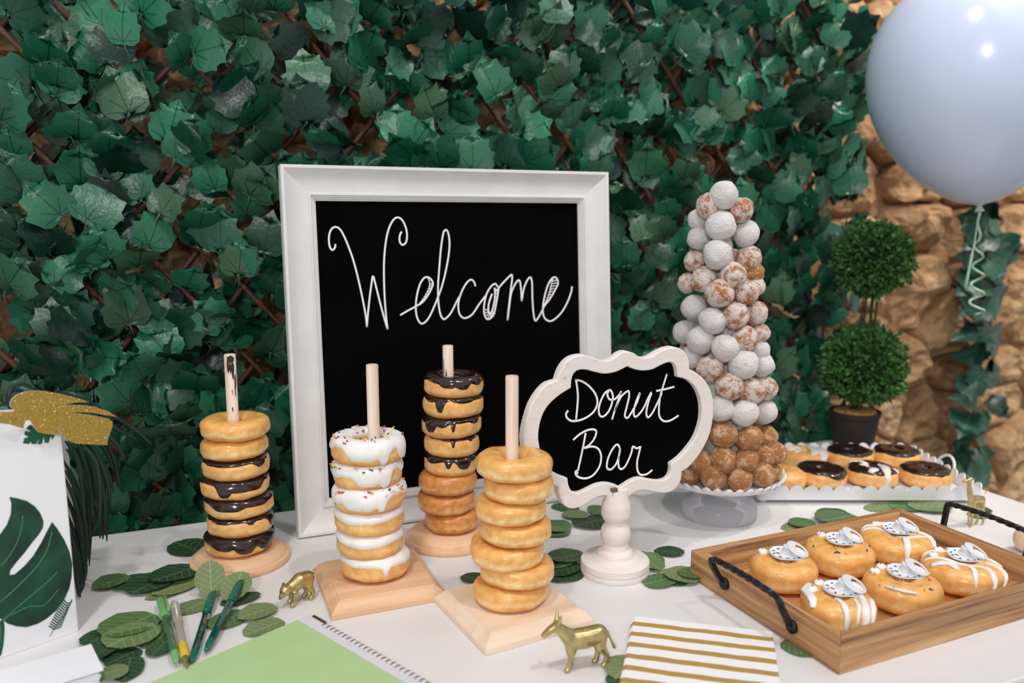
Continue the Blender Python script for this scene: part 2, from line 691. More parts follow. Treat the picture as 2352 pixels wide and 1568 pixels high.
def hole_mat(name, base, sugar, cover):
    """fried dough ball dusted with sugar; cover = share of the surface that is white"""
    M = Mat(name, 0.75)
    oi = M.n('ShaderNodeObjectInfo')
    tc = M.n('ShaderNodeTexCoord')
    va = M.n('ShaderNodeVectorMath', operation='ADD')
    vm = M.n('ShaderNodeVectorMath', operation='SCALE')
    M.l(tc.outputs['Object'], va.inputs[0])
    cx = M.n('ShaderNodeCombineXYZ')
    for i_ in range(3):
        M.l(oi.outputs['Random'], cx.inputs[i_])
    M.l(cx.outputs[0], vm.inputs[0])
    vm.inputs['Scale'].default_value = 40.0
    M.l(vm.outputs[0], va.inputs[1])
    n1 = M.noise(1.5, 5, va.outputs[0], 0.62)
    n2 = M.noise(9, 4, va.outputs[0], 0.65)
    b = M.ramp(n2, [(0.3, srgb(*[int(c * 0.72) for c in base])), (0.7, srgb(*base))])
    h = M.math('ADD', M.math('MULTIPLY', n1, 0.75), M.math('MULTIPLY', n2, 0.25))
    t = 1 - cover
    k = M.ramp(h, [(max(0.0, t * 0.5 + 0.22), (0, 0, 0, 1)), (min(1.0, t * 0.5 + 0.32), (1, 1, 1, 1))])
    M.color(M.mix(k, b, srgb(*sugar)))
    M.bump(M.math('ADD', n1, M.math('MULTIPLY', n2, 0.5)), 0.6, 0.07)
    return M.m


MT['hole_white'] = hole_mat('powdered_dough', (214, 166, 140), (248, 244, 242), 0.92)
MT['hole_half'] = hole_mat('half_sugared_dough', (224, 146, 88), (246, 232, 224), 0.58)
MT['hole_brown'] = hole_mat('fried_dough', (218, 150, 92), (240, 200, 160), 0.46)


# ================================================================== SETTING
def seeds_cells(x0, x1, z0, z1, sx, sz, rnd):
    """irregular stone courses: Voronoi cells clipped from jittered seeds"""
    S = []
    r = 0
    z = z0
    while z < z1:
        x = x0 + (sx * 0.5 if r % 2 else 0) + rnd.uniform(-.3, .3) * sx
        while x < x1:
            S.append((x + rnd.uniform(-.28, .28) * sx, z + rnd.uniform(-.28, .28) * sz))
            x += sx * rnd.uniform(0.75, 1.35)
        z += sz
        r += 1
    cells = []
    for i, (px, pz) in enumerate(S):
        poly = [(px - sx, pz - sz), (px + sx, pz - sz), (px + sx, pz + sz), (px - sx, pz + sz)]
        for j, (qx, qz) in enumerate(S):
            if i == j or abs(qx - px) > 2.2 * sx or abs(qz - pz) > 2.2 * sz:
                continue
            mx, mz, nx, nz = (px + qx) / 2, (pz + qz) / 2, qx - px, qz - pz
            out = []
            for k in range(len(poly)):
                a, b = poly[k], poly[(k + 1) % len(poly)]
                da = (a[0] - mx) * nx + (a[1] - mz) * nz
                db = (b[0] - mx) * nx + (b[1] - mz) * nz
                if da <= 0:
                    out.append(a)
                if da * db < 0:
                    t = da / (da - db)
                    out.append((a[0] + (b[0] - a[0]) * t, a[1] + (b[1] - a[1]) * t))
            poly = out
            if len(poly) < 3:
                break
        if len(poly) >= 3:
            cells.append(((px, pz), poly))
    return cells


WALL_Y = 1.72


def build_wall():
    rnd = random.Random(4)
    # rough mortar bed
    nx, nz = 110, 64
    X0, X1, Z0, Z1 = -1.6, 3.6, -0.76, 1.75
    vs_, fs = [], []
    for j in range(nz + 1):
        for i in range(nx + 1):
            x, z = X0 + (X1 - X0) * i / nx, Z0 + (Z1 - Z0) * j / nz
            y = WALL_Y + 0.03 * noise.noise(Vector((x * 5, z * 5, 1))) + 0.02 * noise.noise(Vector((x * 14, z * 14, 3)))
            vs_.append((x, y, z))
    for j in range(nz):
        for i in range(nx):
            a = j * (nx + 1) + i
            fs.append((a, a + 1, a + nx + 2, a + nx + 1))
    wall = struct(part('wall_back', vs_, fs, MT['mortar'], smooth=False))
    for (c, poly) in seeds_cells(-0.62, 2.75, -0.34, 1.36, 0.21, 0.135, rnd):
        # rounded outline, then rings up to a rough face
        n = 26
        out = []
        for k in range(n):
            a = 2 * pi * k / n
            dx, dz = cos(a), sin(a)
            best = 1e9
            for q in range(len(poly)):
                p1, p2 = poly[q], poly[(q + 1) % len(poly)]
                ex, ez = p2[0] - p1[0], p2[1] - p1[1]
                den = dx * ez - dz * ex
                if abs(den) < 1e-9:
                    continue
                t = ((p1[0] - c[0]) * ez - (p1[1] - c[1]) * ex) / den
                s_ = ((p1[0] - c[0]) * dz - (p1[1] - c[1]) * dx) / den
                if t > 0 and -1e-6 <= s_ <= 1 + 1e-6:
                    best = min(best, t)
            out.append(best if best < 1e8 else 0.05)
        sm = [(out[k - 1] + 2 * out[k] + out[(k + 1) % n]) / 4 - 0.006 for k in range(n)]
        hgt = rnd.uniform(0.035, 0.075)
        vs_, fs = [], []
        rings = [(1.0, -0.03), (0.985, 0.35), (0.93, 0.7), (0.82, 0.88), (0.66, 0.97), (0.47, 1.0), (0.25, 1.02)]
        tx, tz = rnd.uniform(-.2, .2), rnd.uniform(-.2, .2)
        for (s_, h) in rings:
            for k in range(n):
                a = 2 * pi * k / n
                x, z = sm[k] * s_ * cos(a), sm[k] * s_ * sin(a)
                nn = noise.noise(Vector(((c[0] + x) * 11, (c[1] + z) * 11, 7))) * 0.030 + noise.noise(Vector(((c[0] + x) * 30, (c[1] + z) * 30, 2))) * 0.020 + noise.noise(Vector(((c[0] + x) * 75, (c[1] + z) * 75, 5))) * 0.008
                vs_.append((x, -(hgt * h) - (nn * min(1, h + .3) + (tx * x + tz * z) * min(1, max(h, 0))), z))
        vs_.append((0, -hgt * 1.03 - noise.noise(Vector((c[0] * 11, c[1] * 11, 7))) * 0.030 - noise.noise(Vector((c[0] * 30, c[1] * 30, 2))) * 0.020, 0))
        for r in range(len(rings) - 1):
            for k in range(n):
                j = (k + 1) % n
                fs.append((r * n + k, r * n + j, (r + 1) * n + j, (r + 1) * n + k))
        for k in range(n):
            fs.append(((len(rings) - 1) * n + k, (len(rings) - 1) * n + (k + 1) % n, len(rings) * n))
        st = part('stone', vs_, fs, MT['stone'], wall, smooth=False)
        st.location = (c[0], WALL_Y, c[1])
    fl = part('floor', [(-2.5, -2.5, -0.75), (3.6, -2.5, -0.75), (3.6, 1.75, -0.75), (-2.5, 1.75, -0.75)], [(0, 1, 2, 3)], MT['floor'])
    struct(fl)


build_wall()

TX0, TX1, TY0, TY1 = -1.0, 1.362, 0.545, 1.381


def build_table():
    t = thing('table', 'long white rectangular folding table carrying the whole donut display', 'table', (0.2, 0.96, -0.75))
    mb = MB()
    mb.box(TX0, TX1, TY0, TY1, -0.04, 0.0)
    o = mb.build('tabletop', MT['table'], t, smooth=False, world=True)
    bm = bmesh.new()
    bm.from_mesh(o.data)
    es = [e for e in bm.edges if abs(e.verts[0].co.z - e.verts[1].co.z) > 0.02]
    bmesh.ops.bevel(bm, geom=es, offset=0.03, segments=6, profile=0.5, affect='EDGES')
    bm.to_mesh(o.data)
    bm.free()
    bevel(o, 0.004, 2, 50)
    for x in (TX0 + 0.15, TX1 - 0.15):
        for y in (TY0 + 0.1, TY1 - 0.1):
            m = MB()
            m.tube([(x, y, -0.75), (x, y, -0.041)], 0.014, 10)
            m.build('leg', MT['steel_dark'], t, world=True)
    return t


build_table()


# ================================================================== IVY TRELLIS
IVY_HALF = [(0, 0.03), (.12, -.05), (.29, -.05), (.42, .06), (.47, .20), (.49, .33), (.56, .47), (.43, .53), (.39, .64), (.38, .77), (.25, .76), (.13, .85), (0, 1.0)]
VINE_HALF = [(0, 0.03), (.14, -.08), (.30, -.02), (.36, .14), (.60, .30), (.40, .40), (.30, .50), (.24, .66), (.12, .84), (0, 1.08)]


def leaf_geom(half, fold, curl, wav, seed, thick=False):
    """leaf in the xy plane, stem at the origin, tip along +y, folded along the midrib"""
    rnd = random.Random(seed)
    n = len(half)
    vs_, uv, fs = [], [], []

    def put(x, y):
        z = abs(x) * fold - curl * y * y + wav * sin(5 * y + 3 * x + seed) * (abs(x) + .1)
        vs_.append(Vector((x, y, z)))
        uv.append((x + 0.5, y))
    for (x, y) in half:                     # midrib
        put(0, y if x else y)
    for s in (1, -1):
        b = len(vs_)
        for (x, y) in half[1:-1]:
            put(s * x * rnd.uniform(.92, 1.06) * 0.55, y * .95 + .02)
        c = len(vs_)
        for (x, y) in half[1:-1]:
            put(s * x * rnd.uniform(.94, 1.06), y + rnd.uniform(-.015, .015))
        for k in range(n - 3):
            m1, m2, a1, a2, o1, o2 = k + 1, k + 2, b + k, b + k + 1, c + k, c + k + 1
            q1 = (m1, a1, a2, m2) if s == 1 else (m1, m2, a2, a1)
            q2 = (a1, o1, o2, a2) if s == 1 else (a1, a2, o2, o1)
            fs += [q1, q2]
        f1 = [(0, b, 1), (0, c, b), (n - 1, n - 2, b + n - 3), (n - 1, b + n - 3, c + n - 3)]
        fs += f1 if s == 1 else [tuple(reversed(f)) for f in f1]
    return vs_, fs, uv


def build_trellis():
    rnd = random.Random(11)
    PYL = 1.475
    x0, x1, z0, z1 = -0.46, 1.40, -0.22, 1.16
    t = thing('ivy_trellis', 'willow lattice covered with dark green artificial ivy leaves behind the table', 'trellis', (0.45, PYL, z0))

    def clip(px, pz, dx, dz):
        ts = []
        for (p, d, a, b) in ((px, dx, x0, x1), (pz, dz, z0, z1)):
            ta, tb = (a - p) / d, (b - p) / d
            ts.append((min(ta, tb), max(ta, tb)))
        lo, hi = max(a for a, _ in ts), min(b for _, b in ts)
        return (lo, hi) if hi - lo > 0.06 else None
    vines = []
    for sgn, yy, st in ((-1, PYL - 0.010, 0.118), (1, PYL + 0.010, 0.135)):
        dx, dz = cos(radians(50)), sgn * sin(radians(50))
        px = x0 - 1.4
        while px < x1 + 1.4:
            base = (px + rnd.uniform(-.012, .012), (z0 + z1) / 2)
            r = clip(base[0], base[1], dx, dz)
            px += st
            if not r:
                continue
            a = Vector((base[0] + dx * r[0], yy, base[1] + dz * r[0]))
            b = Vector((base[0] + dx * r[1], yy, base[1] + dz * r[1]))
            L = (b - a).length
            n = max(3, int(L / 0.12))
            mb = MB()
            pts, ph = [], rnd.uniform(0, 9)
            for k in range(n + 1):
                q = a.lerp(b, k / n)
                pts.append(Vector((0, 0, L * k / n)) + Vector((0.006 * sin(ph + k * 1.3), 0.004 * cos(ph + k), 0)))
            mb.tube(pts, 0.0052, 6)
            o = mb.build('stick', MT['stick'], t)
            o.location = root_mat(t).inverted() @ a
            o.rotation_euler = (b - a).to_track_quat('Z', 'Y').to_euler()
            if sgn < 0:
                vines.append((a, b, L))
    # leaf shapes shared by all leaves
    shapes = []
    for k in range(8):
        v, f, uv = leaf_geom(IVY_HALF, rnd.uniform(-.1, .5), rnd.uniform(.0, .5), rnd.uniform(.05, .2), k)
        me = mesh('ivy_leaf', v, f, True, uv)
        me.materials.append(MT['ivy'])
        shapes.append((me, v, f, uv))
    leaves = []
    for (a, b, L) in vines:
        s = rnd.uniform(0, 0.04)
        while s < L:
            c = a.lerp(b, s / L)
            for rep in range(2):
                p = c + Vector((rnd.uniform(-.045, .045), -0.012 - rnd.uniform(0, .05), rnd.uniform(-.035, .035)))
                size = rnd.uniform(0.056, 0.080)
                roll = rnd.gauss(0, 0.62)              # turn of the tip from straight up
                tilt = rnd.choice((rnd.uniform(-.2, .5), rnd.uniform(.3, 1.35)))        # how far the tip leans towards the viewer
                if p.z < 0.10:
                    p.y = max(p.y, 1.455)
                    tilt = min(tilt, 0.25)
                yawl = rnd.gauss(0, 0.45)
                M = Matrix.Translation(p) @ Euler((0, 0, yawl)).to_matrix().to_4x4() @ Matrix.Rotation(roll, 4, 'Y') @ Matrix.Rotation(pi / 2 + tilt, 4, 'X') @ Matrix.Scale(size, 4)
                leaves.append((M, rnd.randrange(len(shapes)), rnd.random()))
            s += rnd.uniform(0.036, 0.054)
    # leaves turned to the wall, added behind the sticks to darken the gaps
    for k in range(760):
        p = Vector((rnd.uniform(x0, x1), PYL + rnd.uniform(.012, .03), rnd.uniform(z0, z1)))
        M = Matrix.Translation(p) @ Euler((0, 0, rnd.gauss(0, .5))).to_matrix().to_4x4() @ Matrix.Rotation(rnd.gauss(0, 0.9), 4, 'Y') @ Matrix.Rotation(pi / 2 - rnd.uniform(0, .6), 4, 'X') @ Matrix.Scale(rnd.uniform(.06, .085), 4)
        leaves.append((M, rnd.randrange(len(shapes)), rnd.random()))
    # ragged right fringe of the trellis
    for k in range(60):
        p = Vector((x1 + rnd.uniform(-.06, .055), PYL - rnd.uniform(.0, .05), rnd.uniform(-.1, 1.12)))
        M = Matrix.Translation(p) @ Euler((0, 0, rnd.gauss(.3, .5))).to_matrix().to_4x4() @ Matrix.Rotation(rnd.gauss(0.6, 0.9), 4, 'Y') @ Matrix.Rotation(pi / 2 + rnd.uniform(0, 1.2), 4, 'X') @ Matrix.Scale(rnd.uniform(.055, .075), 4)
        leaves.append((M, rnd.randrange(len(shapes)), rnd.random()))

    def score(M):
        p = M.translation
        d = p - CAM
        z = d.dot(FWD)
        u = 1176 + FPX * d.dot(HR) / z
        upv = HR.cross(FWD)
        v = 784 - FPX * d.dot(upv) / z
        if not (-40 < u < 2390 and -60 < v < 1260):
            return -1
        if 700 < u < 1350 and v > 480:           # behind the chalkboard
            return -0.5
        facing = abs((M.to_3x3() @ Vector((0, 0, 1))).normalized().dot(d.normalized()))
        return (facing + .15) * (M.to_scale()[0] / z) ** 2 * (1.6 - (p.y - 1.40) * 6)
    leaves.sort(key=lambda q: -score(q[0]))
    inv = root_mat(t).inverted()
    for (M, k, r) in leaves[:300]:
        o = link('leaf', shapes[k][0], t)
        o.matrix_local = inv @ M
    V_, F_, U_, R_ = [], [], [], []
    for (M, k, r) in leaves[300:]:
        if score(M) == -1 and r > 0.5:
            continue
        b = len(V_)
        me, v, f, uv = shapes[k]
        MM = inv @ M
        V_ += [MM @ q for q in v]
        F_ += [tuple(i + b for i in q) for q in f]
        U_ += uv
        R_ += [r] * len(v)
    o = part('foliage', V_, F_, MT['ivy'], t, True, U_)
    at = o.data.attributes.new('rnd', 'FLOAT', 'POINT')
    at.data.foreach_set('value', R_)
    o['kind'] = 'stuff'
    # petioles and wire: one per parted leaf
    mb = MB()
    for (M, k, r) in leaves[:300]:
        p = M.translation
        mb.tube([inv @ p, inv @ (p + Vector((rnd.uniform(-.01, .01), 0.012, -0.012))), inv @ (p + Vector((rnd.uniform(-.015, .015), 0.03, -0.028)))], 0.0013, 4)
    o = mb.build('leaf_stalks', MT['vine_stem'], t)
    o['kind'] = 'stuff'


build_trellis()


def build_pole():
    mb = MB()
    p = PY(186, 480, 1.575)
    mb.tube([(p.x, 1.575, -0.75), (p.x, 1.575, 0.62)], 0.009, 14)
    o = mb.build('metal_pole', MT['chrome'])
    tag(o, 'thin chrome upright pole glinting behind the ivy at the left', 'pole')


build_pole()


# ================================================================== WELCOME CHALKBOARD
BX0, BX1, BY, BH = 0.137, 0.703, 1.269, 0.584
LEAN = math.atan2(0.0394, 0.587)


def frame_rails(t, corners_out, prof, mat):
    """mitred rails; prof = (inset from the outer edge, height towards the viewer)"""
    N = 4
    for k in range(N):
        a, b = Vector(corners_out[k]), Vector(corners_out[(k + 1) % N])
        pa, nb = Vector(corners_out[k - 1]), Vector(corners_out[(k + 2) % N])
        d = (b - a).normalized()
        inn = (nb - b).normalized()
        vs_, fs = [], []
        for (w, h) in prof:
            vs_.append(a + d * w + inn * w + Vector((0, -h, 0)))
            vs_.append(b - d * w + inn * w + Vector((0, -h, 0)))
        n = len(prof)
        for i in range(n):
            j = (i + 1) % n
            fs.append((2 * i, 2 * i + 1, 2 * j + 1, 2 * j))
        fs.append(tuple(2 * i for i in range(n)))
        fs.append(tuple(2 * i + 1 for i in reversed(range(n))))
        bm = bmesh.new()
        bv = [bm.verts.new(v) for v in vs_]
        for f in fs:
            bm.faces.new([bv[i] for i in f])
        bmesh.ops.recalc_face_normals(bm, faces=bm.faces)
        me = bpy.data.meshes.new('frame_rail')
        bm.to_mesh(me)
        bm.free()
        o = link('frame_rail', me, t, mat)
        autosmooth(o, 24)
        me.polygons.foreach_set('use_smooth', [True] * len(me.polygons))


def strokes_mesh(name, strokes, to_local, r, mat, parent, up, n=5, flat=0.35):
    mb = MB()
    for s in strokes:
        rad = r
        pts = s
        if isinstance(s, tuple) and isinstance(s[1], float):
            pts, rad = s
        P = spline([to_local(*q) for q in pts], n)
        Q = [P[0]]
        for q in P[1:]:
            if (q - Q[-1]).length > rad * 0.45:
                Q.append(q)
        if len(Q) < 2:
            Q = [P[0], P[-1]]
        mb.tube(Q, rad, 6, up=up, flat=flat)
    return mb.build(name, mat, parent)


def build_board():
    t = thing('welcome_chalkboard', 'large chalkboard in a wide white wooden frame with the word Welcome', 'chalkboard', (BX0, BY, 0.0), (-LEAN, 0, 0))
    W, H = BX1 - BX0, BH
    prof = [(0, 0.0), (0, 0.026), (0.0015, 0.0285), (0.006, 0.0285), (0.008, 0.027), (0.016, 0.0215), (0.026, 0.0175), (0.040, 0.0155), (0.051, 0.0148),
            (0.0518, 0.0175), (0.055, 0.0175), (0.0558, 0.0145), (0.0585, 0.0145), (0.0592, 0.012), (0.062, 0.012), (0.0628, 0.009), (0.065, 0.009), (0.065, 0.0)]
    prof = [(w * 0.82, h) for w, h in prof]
    frame_rails(t, [(0, 0, 0), (W, 0, 0), (W, 0, H), (0, 0, H)], prof, MT['frame_white'])
    mb = MB()
    mb.box(0.049, W - 0.049, -0.006, -0.001, 0.049, H - 0.049)
    mb.build('board', MT['chalkboard'], t, smooth=False)
    inv = root_mat(t).inverted()
    nrm = (root_mat(t).to_3x3() @ Vector((0, 1, 0)))
    p0 = root_mat(t) @ Vector((0, -0.0062, 0))

    def loc(cx, cy):
        u, v = 620 + cx * 0.34014, 360 + cy * 0.34014
        return inv @ onplane(u, v, p0, nrm)
    S = []
    S.append([(443, 590), (438, 615), (422, 630), (405, 610), (398, 560), (405, 510), (425, 480), (450, 475), (475, 492), (500, 535), (530, 605), (565, 705), (600, 840), (630, 980), (648, 1080), (655, 1150)])
    S.append([(655, 1150), (662, 1060), (675, 940), (690, 830), (698, 808), (715, 870), (745, 990), (775, 1100), (795, 1165)])
    S.append([(795, 1165), (785, 1080), (775, 950), (770, 800), (772, 680), (785, 560), (805, 480), (835, 425), (865, 410), (895, 430), (918, 480), (926, 530), (920, 575), (900, 595), (885, 588), (875, 565), (878, 530), (890, 505)])
    S.append([(880, 1070), (930, 1040), (985, 1010), (1030, 982), (1070, 930), (1095, 880), (1100, 850), (1085, 825), (1060, 812), (1035, 825), (1010, 870), (992, 940), (985, 1010), (990, 1070), (1005, 1110), (1025, 1127), (1050, 1115), (1080, 1075), (1110, 1010), (1130, 960), (1160, 880), (1190, 760), (1210, 640), (1212, 560), (1200, 505), (1185, 495), (1170, 520), (1155, 620), (1143, 760), (1135, 880), (1138, 980), (1150, 1060), (1170, 1095), (1190, 1090), (1225, 1050), (1265, 970), (1290, 930)])
    S.append([(1388, 875), (1378, 845), (1358, 830), (1330, 850), (1300, 900), (1278, 960), (1272, 1010), (1280, 1060), (1305, 1088), (1335, 1085), (1370, 1060), (1410, 1000), (1455, 940)])
    S.append([(1540, 880), (1520, 858), (1490, 880), (1462, 930), (1447, 1000), (1447, 1060), (1465, 1095), (1490, 1090), (1515, 1050), (1530, 980), (1540, 920), (1545, 885)])
    S.append([(1500, 925), (1480, 985), (1475, 1035), (1487, 1062), (1505, 1025), (1518, 960), (1520, 910), (1515, 885), (1530, 905), (1550, 880), (1580, 845), (1620, 805), (1634, 797), (1635, 830), (1626, 900), (1616, 990), (1608, 1060), (1605, 1105)])
    S.append([(1605, 1105), (1618, 1000), (1630, 920), (1655, 862), (1676, 835), (1688, 842), (1696, 900), (1700, 975)])
    S.append([(1700, 975), (1715, 890), (1740, 830), (1760, 815), (1770, 850), (1772, 940), (1778, 1040), (1790, 1105), (1810, 1090), (1838, 1040), (1855, 1005), (1890, 960), (1925, 900), (1945, 855), (1937, 822), (1915, 815), (1885, 850), (1860, 920), (1845, 1000), (1845, 1060), (1860, 1095), (1890, 1110), (1925, 1095), (1970, 1050), (2010, 980), (2035, 910), (2040, 875)])
    thin = 0.0008
    S.append(([(1066, 815), (1078, 850), (1072, 895), (1045, 945), (1000, 1003)], thin))
    S.append(([(1915, 815), (1902, 850), (1893, 905), (1872, 965), (1848, 1010)], thin))
    for k in range(9):
        a = k / 8
        x1, y1 = 1076 - 66 * a ** 1.3, 860 + 132 * a
        S.append(([(x1, y1), (x1 + 22 * (1 - .6 * a), y1 - 4)], thin))
        x1, y1 = 1900 - 45 * a ** 1.2, 840 + 150 * a
        S.append(([(x1, y1), (x1 + 44 * (1 - .75 * a), y1 - 8)], thin))
    for k in range(8):
        a = pi * (0.15 + 0.85 * k / 7)
        S.append(([(1489 + 14 * cos(a), 1030 + 30 * sin(a)), (1489 + 38 * cos(a), 1035 + 58 * sin(a))], thin))
    for k in range(5):
        S.append(([(1520 - k * 1, 920 + k * 28), (1538 - k * 3, 924 + k * 28)], thin))
    o = strokes_mesh('lettering', S, loc, 0.0016, MT['chalk'], t, (0, 1, 0))
    o['label'] = 'white handwritten word Welcome'


build_board()


# ================================================================== DONUT BAR SIGN
def build_sign():
    base = G(1412, 1312)
    t = thing('donut_bar_sign', 'small scalloped chalkboard sign on a white turned stand with the words Donut Bar', 'sign', base)
    py = base.y - 0.004
    inv = root_mat(t).inverted()

    def loc(cx, cy):
        return inv @ PY(1180 + cx * 0.38256, 780 + cy * 0.38256, py)
    outer = [(262, 245), (280, 190), (315, 135), (360, 103), (420, 92), (470, 104), (520, 123), (570, 125), (610, 106), (640, 82), (680, 70), (720, 80), (750, 100), (790, 110), (830, 100), (870, 75), (920, 52), (970, 45), (1015, 62), (1045, 100), (1055, 140), (1055, 175),
             (1100, 200), (1150, 245), (1185, 310), (1200, 390), (1197, 470), (1180, 560), (1145, 640), (1100, 710), (1050, 765), (1010, 792), (1005, 840), (985, 880), (950, 910), (900, 921), (850, 915), (800, 904), (750, 906), (710, 926), (670, 955), (640, 962), (600, 945), (550, 936), (500, 946), (450, 975), (400, 1005), (350, 1015), (310, 1000), (285, 965), (270, 920), (268, 885),
             (215, 860), (150, 815), (100, 755), (70, 690), (58, 610), (62, 550), (78, 480), (105, 395), (150, 320), (200, 268)]
    inner = [(345, 290), (352, 225), (380, 187), (430, 180), (490, 195), (550, 205), (610, 195), (650, 178), (685, 160), (720, 176), (770, 186), (830, 180), (880, 156), (930, 136), (965, 146), (980, 185), (985, 225), (1040, 240), (1090, 285), (1120, 350), (1130, 430), (1120, 510), (1090, 590), (1040, 660), (990, 712), (945, 745),
             (945, 790), (925, 830), (880, 846), (820, 840), (760, 829), (710, 845), (670, 870), (645, 886), (610, 871), (560, 861), (500, 871), (440, 900), (390, 920), (350, 910), (330, 870), (325, 832), (270, 812), (220, 775), (172, 695), (150, 605), (155, 520), (180, 440), (220, 382), (280, 330)]
    # spline the long runs but keep the notches crisp
    def shape(P, sharp):
        L3 = [loc(*q) for q in P]
        out = []
        N = len(L3)
        idx = [i for i, q in enumerate(P) if q in sharp]
        for a, b in zip(idx, idx[1:] + [idx[0] + N]):
            seg = [L3[i % N] for i in range(a, b + 1)]
            out += spline(seg, 3)[:-1]
        return [(p.x, p.z) for p in out]
    so = shape(outer, {(262, 245), (1055, 175), (1010, 792), (268, 885)})
    si = shape(inner, {(345, 290), (685, 160), (985, 225), (945, 745), (645, 886), (325, 832)})
    R = Matrix.Rotation(pi / 2, 4, 'X')           # x,y -> x,z ; thickness along y
    TH = 0.016
    filled('frame', [so, si], TH, MT['distressed'], t, 0.0015, Matrix.Translation((0, py - base.y + TH / 2, 0)) @ R)
    cx = sum(p[0] for p in si) / len(si)
    cz = sum(p[1] for p in si) / len(si)
    big = [(cx + (p[0] - cx) * 1.03, cz + (p[1] - cz) * 1.03) for p in si]
    filled('board', [big], 0.004, MT['chalkboard'], t, 0, Matrix.Translation((0, py - base.y + 0.011, 0)) @ R)

    def locb(cx_, cy_):
        return inv @ PY(1180 + cx_ * 0.38256, 780 + cy_ * 0.38256, py + 0.0088)
    S = []
    S.append([(375, 245), (385, 330), (382, 400), (374, 480)])
    S.append([(368, 243), (400, 246), (440, 268), (480, 310), (500, 352), (500, 392), (480, 432), (440, 465), (390, 485), (345, 487), (318, 466), (315, 442), (328, 425)])
    S.append([(578, 300), (548, 320), (522, 370), (510, 420), (518, 456), (540, 460), (570, 430), (590, 380), (595, 335), (580, 303), (562, 325), (575, 358), (605, 358), (632, 332), (645, 312)])
    S.append([(645, 308), (625, 370), (605, 430), (590, 480)])
    S.append([(603, 430), (640, 350), (670, 318), (690, 310), (692, 345), (678, 405), (667, 455), (683, 470), (705, 440), (738, 380), (758, 322)])
    S.append([(758, 318), (735, 370), (721, 428), (726, 462), (748, 452), (780, 410), (805, 355), (828, 315), (807, 380), (796, 440), (806, 466), (832, 440), (865, 375), (890, 320)])
    S.append([(920, 205), (900, 270), (880, 340), (872, 410), (875, 460), (900, 488), (940, 485), (990, 455)])
    S.append([(855, 308), (910, 297), (965, 282)])
    S.append([(432, 560), (415, 650), (397, 735), (378, 815)])
    S.append([(356, 602), (400, 565), (450, 541), (488, 541), (495, 562), (480, 600), (450, 635), (422, 652), (470, 641), (508, 656), (525, 700), (515, 760), (480, 810), (440, 831), (400, 829), (374, 812), (372, 790), (388, 788)])
    S.append([(637, 652), (625, 630), (605, 640), (575, 690), (560, 740), (562, 772), (585, 778), (615, 745), (633, 692), (640, 648), (631, 700), (628, 748), (640, 776), (665, 765), (690, 720), (708, 672), (715, 642), (738, 652), (762, 642)])
    S.append([(762, 640), (750, 690), (740, 740), (745, 790), (765, 811), (800, 806), (832, 782)])
    o = strokes_mesh('lettering', S, locb, 0.0016, MT['chalk'], t, (0, 1, 0))
    o['label'] = 'white chalk handwriting reading Donut Bar'
    # turned stand
    mb = MB()
    k = 1.0
    zt = V(1420, 1142, base).z
    prof = [(0.048, 0), (0.0492, 0.003), (0.0492, 0.008), (0.048, 0.0095), (0.0495, 0.011), (0.049, 0.019), (0.046, 0.0215), (0.033, 0.0225), (0.031, 0.024), (0.0265, 0.026), (0.0255, 0.031), (0.0225, 0.034), (0.019, 0.036), (0.018, 0.043), (0.0172, 0.0445), (0.0185, 0.0465),
            (0.0210, 0.052), (0.0216, 0.058), (0.0212, 0.063), (0.0188, 0.069), (0.0160, 0.073), (0.0156, 0.077), (0.0175, 0.079), (0.0205, 0.084), (0.0214, 0.090), (0.0208, 0.095), (0.0212, 0.0965), (0.0195, 0.105), (0.0165, 0.113), (0.0160, 0.121), (0.0155, 0.123)]
    mb.lathe(prof, 40)
    o = mb.build('turned_stand', MT['distressed'], t)
    autosmooth(o, 40)
    mb = MB()
    mb.box(-0.0120, -0.004, -0.011, 0.004, 0.112, 0.128)
    mb.build('slot', MT['rawwood'], t, smooth=False)['label'] = 'bare brown wood at the top of the stand'
    return base


SIGN = build_sign()


# ================================================================== DONUTS
def make_surf(R, h, rin, seed, lump=1.0):
    a0, rc = (R - rin) / 2, (R + rin) / 2

    def S(th, ph, off=0.0):
        c, s = cos(ph), sin(ph)
        k = 1 + lump * (0.030 * noise.noise(Vector((cos(th) * 1.3, sin(th) * 1.3, seed))) + 0.012 * noise.noise(Vector((cos(th) * 3, sin(th) * 3, seed + 5))))
        dent = lump * 0.0016 * noise.noise(Vector((cos(th) * 2.2 + seed, sin(th) * 2.2, ph * 1.3)))
        crease = -0.0011 * exp(-((ph + 0.12 + 0.15 * noise.noise(Vector((cos(th) * 2, sin(th) * 2, seed + 9)))) / 0.10) ** 2) if c > 0 else 0
        rr = rc + (a0 + off + dent + crease) * math.copysign(abs(c) ** 0.82, c)
        rr *= k
        hh = h * (1 + lump * 0.06 * noise.noise(Vector((cos(th) * .8, sin(th) * .8, seed + 3))))
        z = h / 2 + (hh / 2 + off + dent) * math.copysign(abs(s) ** 0.78, s)
        return Vector((rr * cos(th), rr * sin(th), max(z, 0.0)))
    return S


def grid_mesh(S, nt, nphi):
    vs_, uv, fs = [], [], []
    for i in range(nt):
        for j in range(nphi):
            ph = -pi + 2 * pi * j / nphi
            vs_.append(S(2 * pi * i / nt, ph))
            uv.append((i / nt, (sin(ph) + 1) / 2))
    for i in range(nt):
        for j in range(nphi):
            a, b = (i + 1) % nt, (j + 1) % nphi
            fs.append((i * nphi + j, a * nphi + j, a * nphi + b, i * nphi + b))
    return vs_, fs, uv


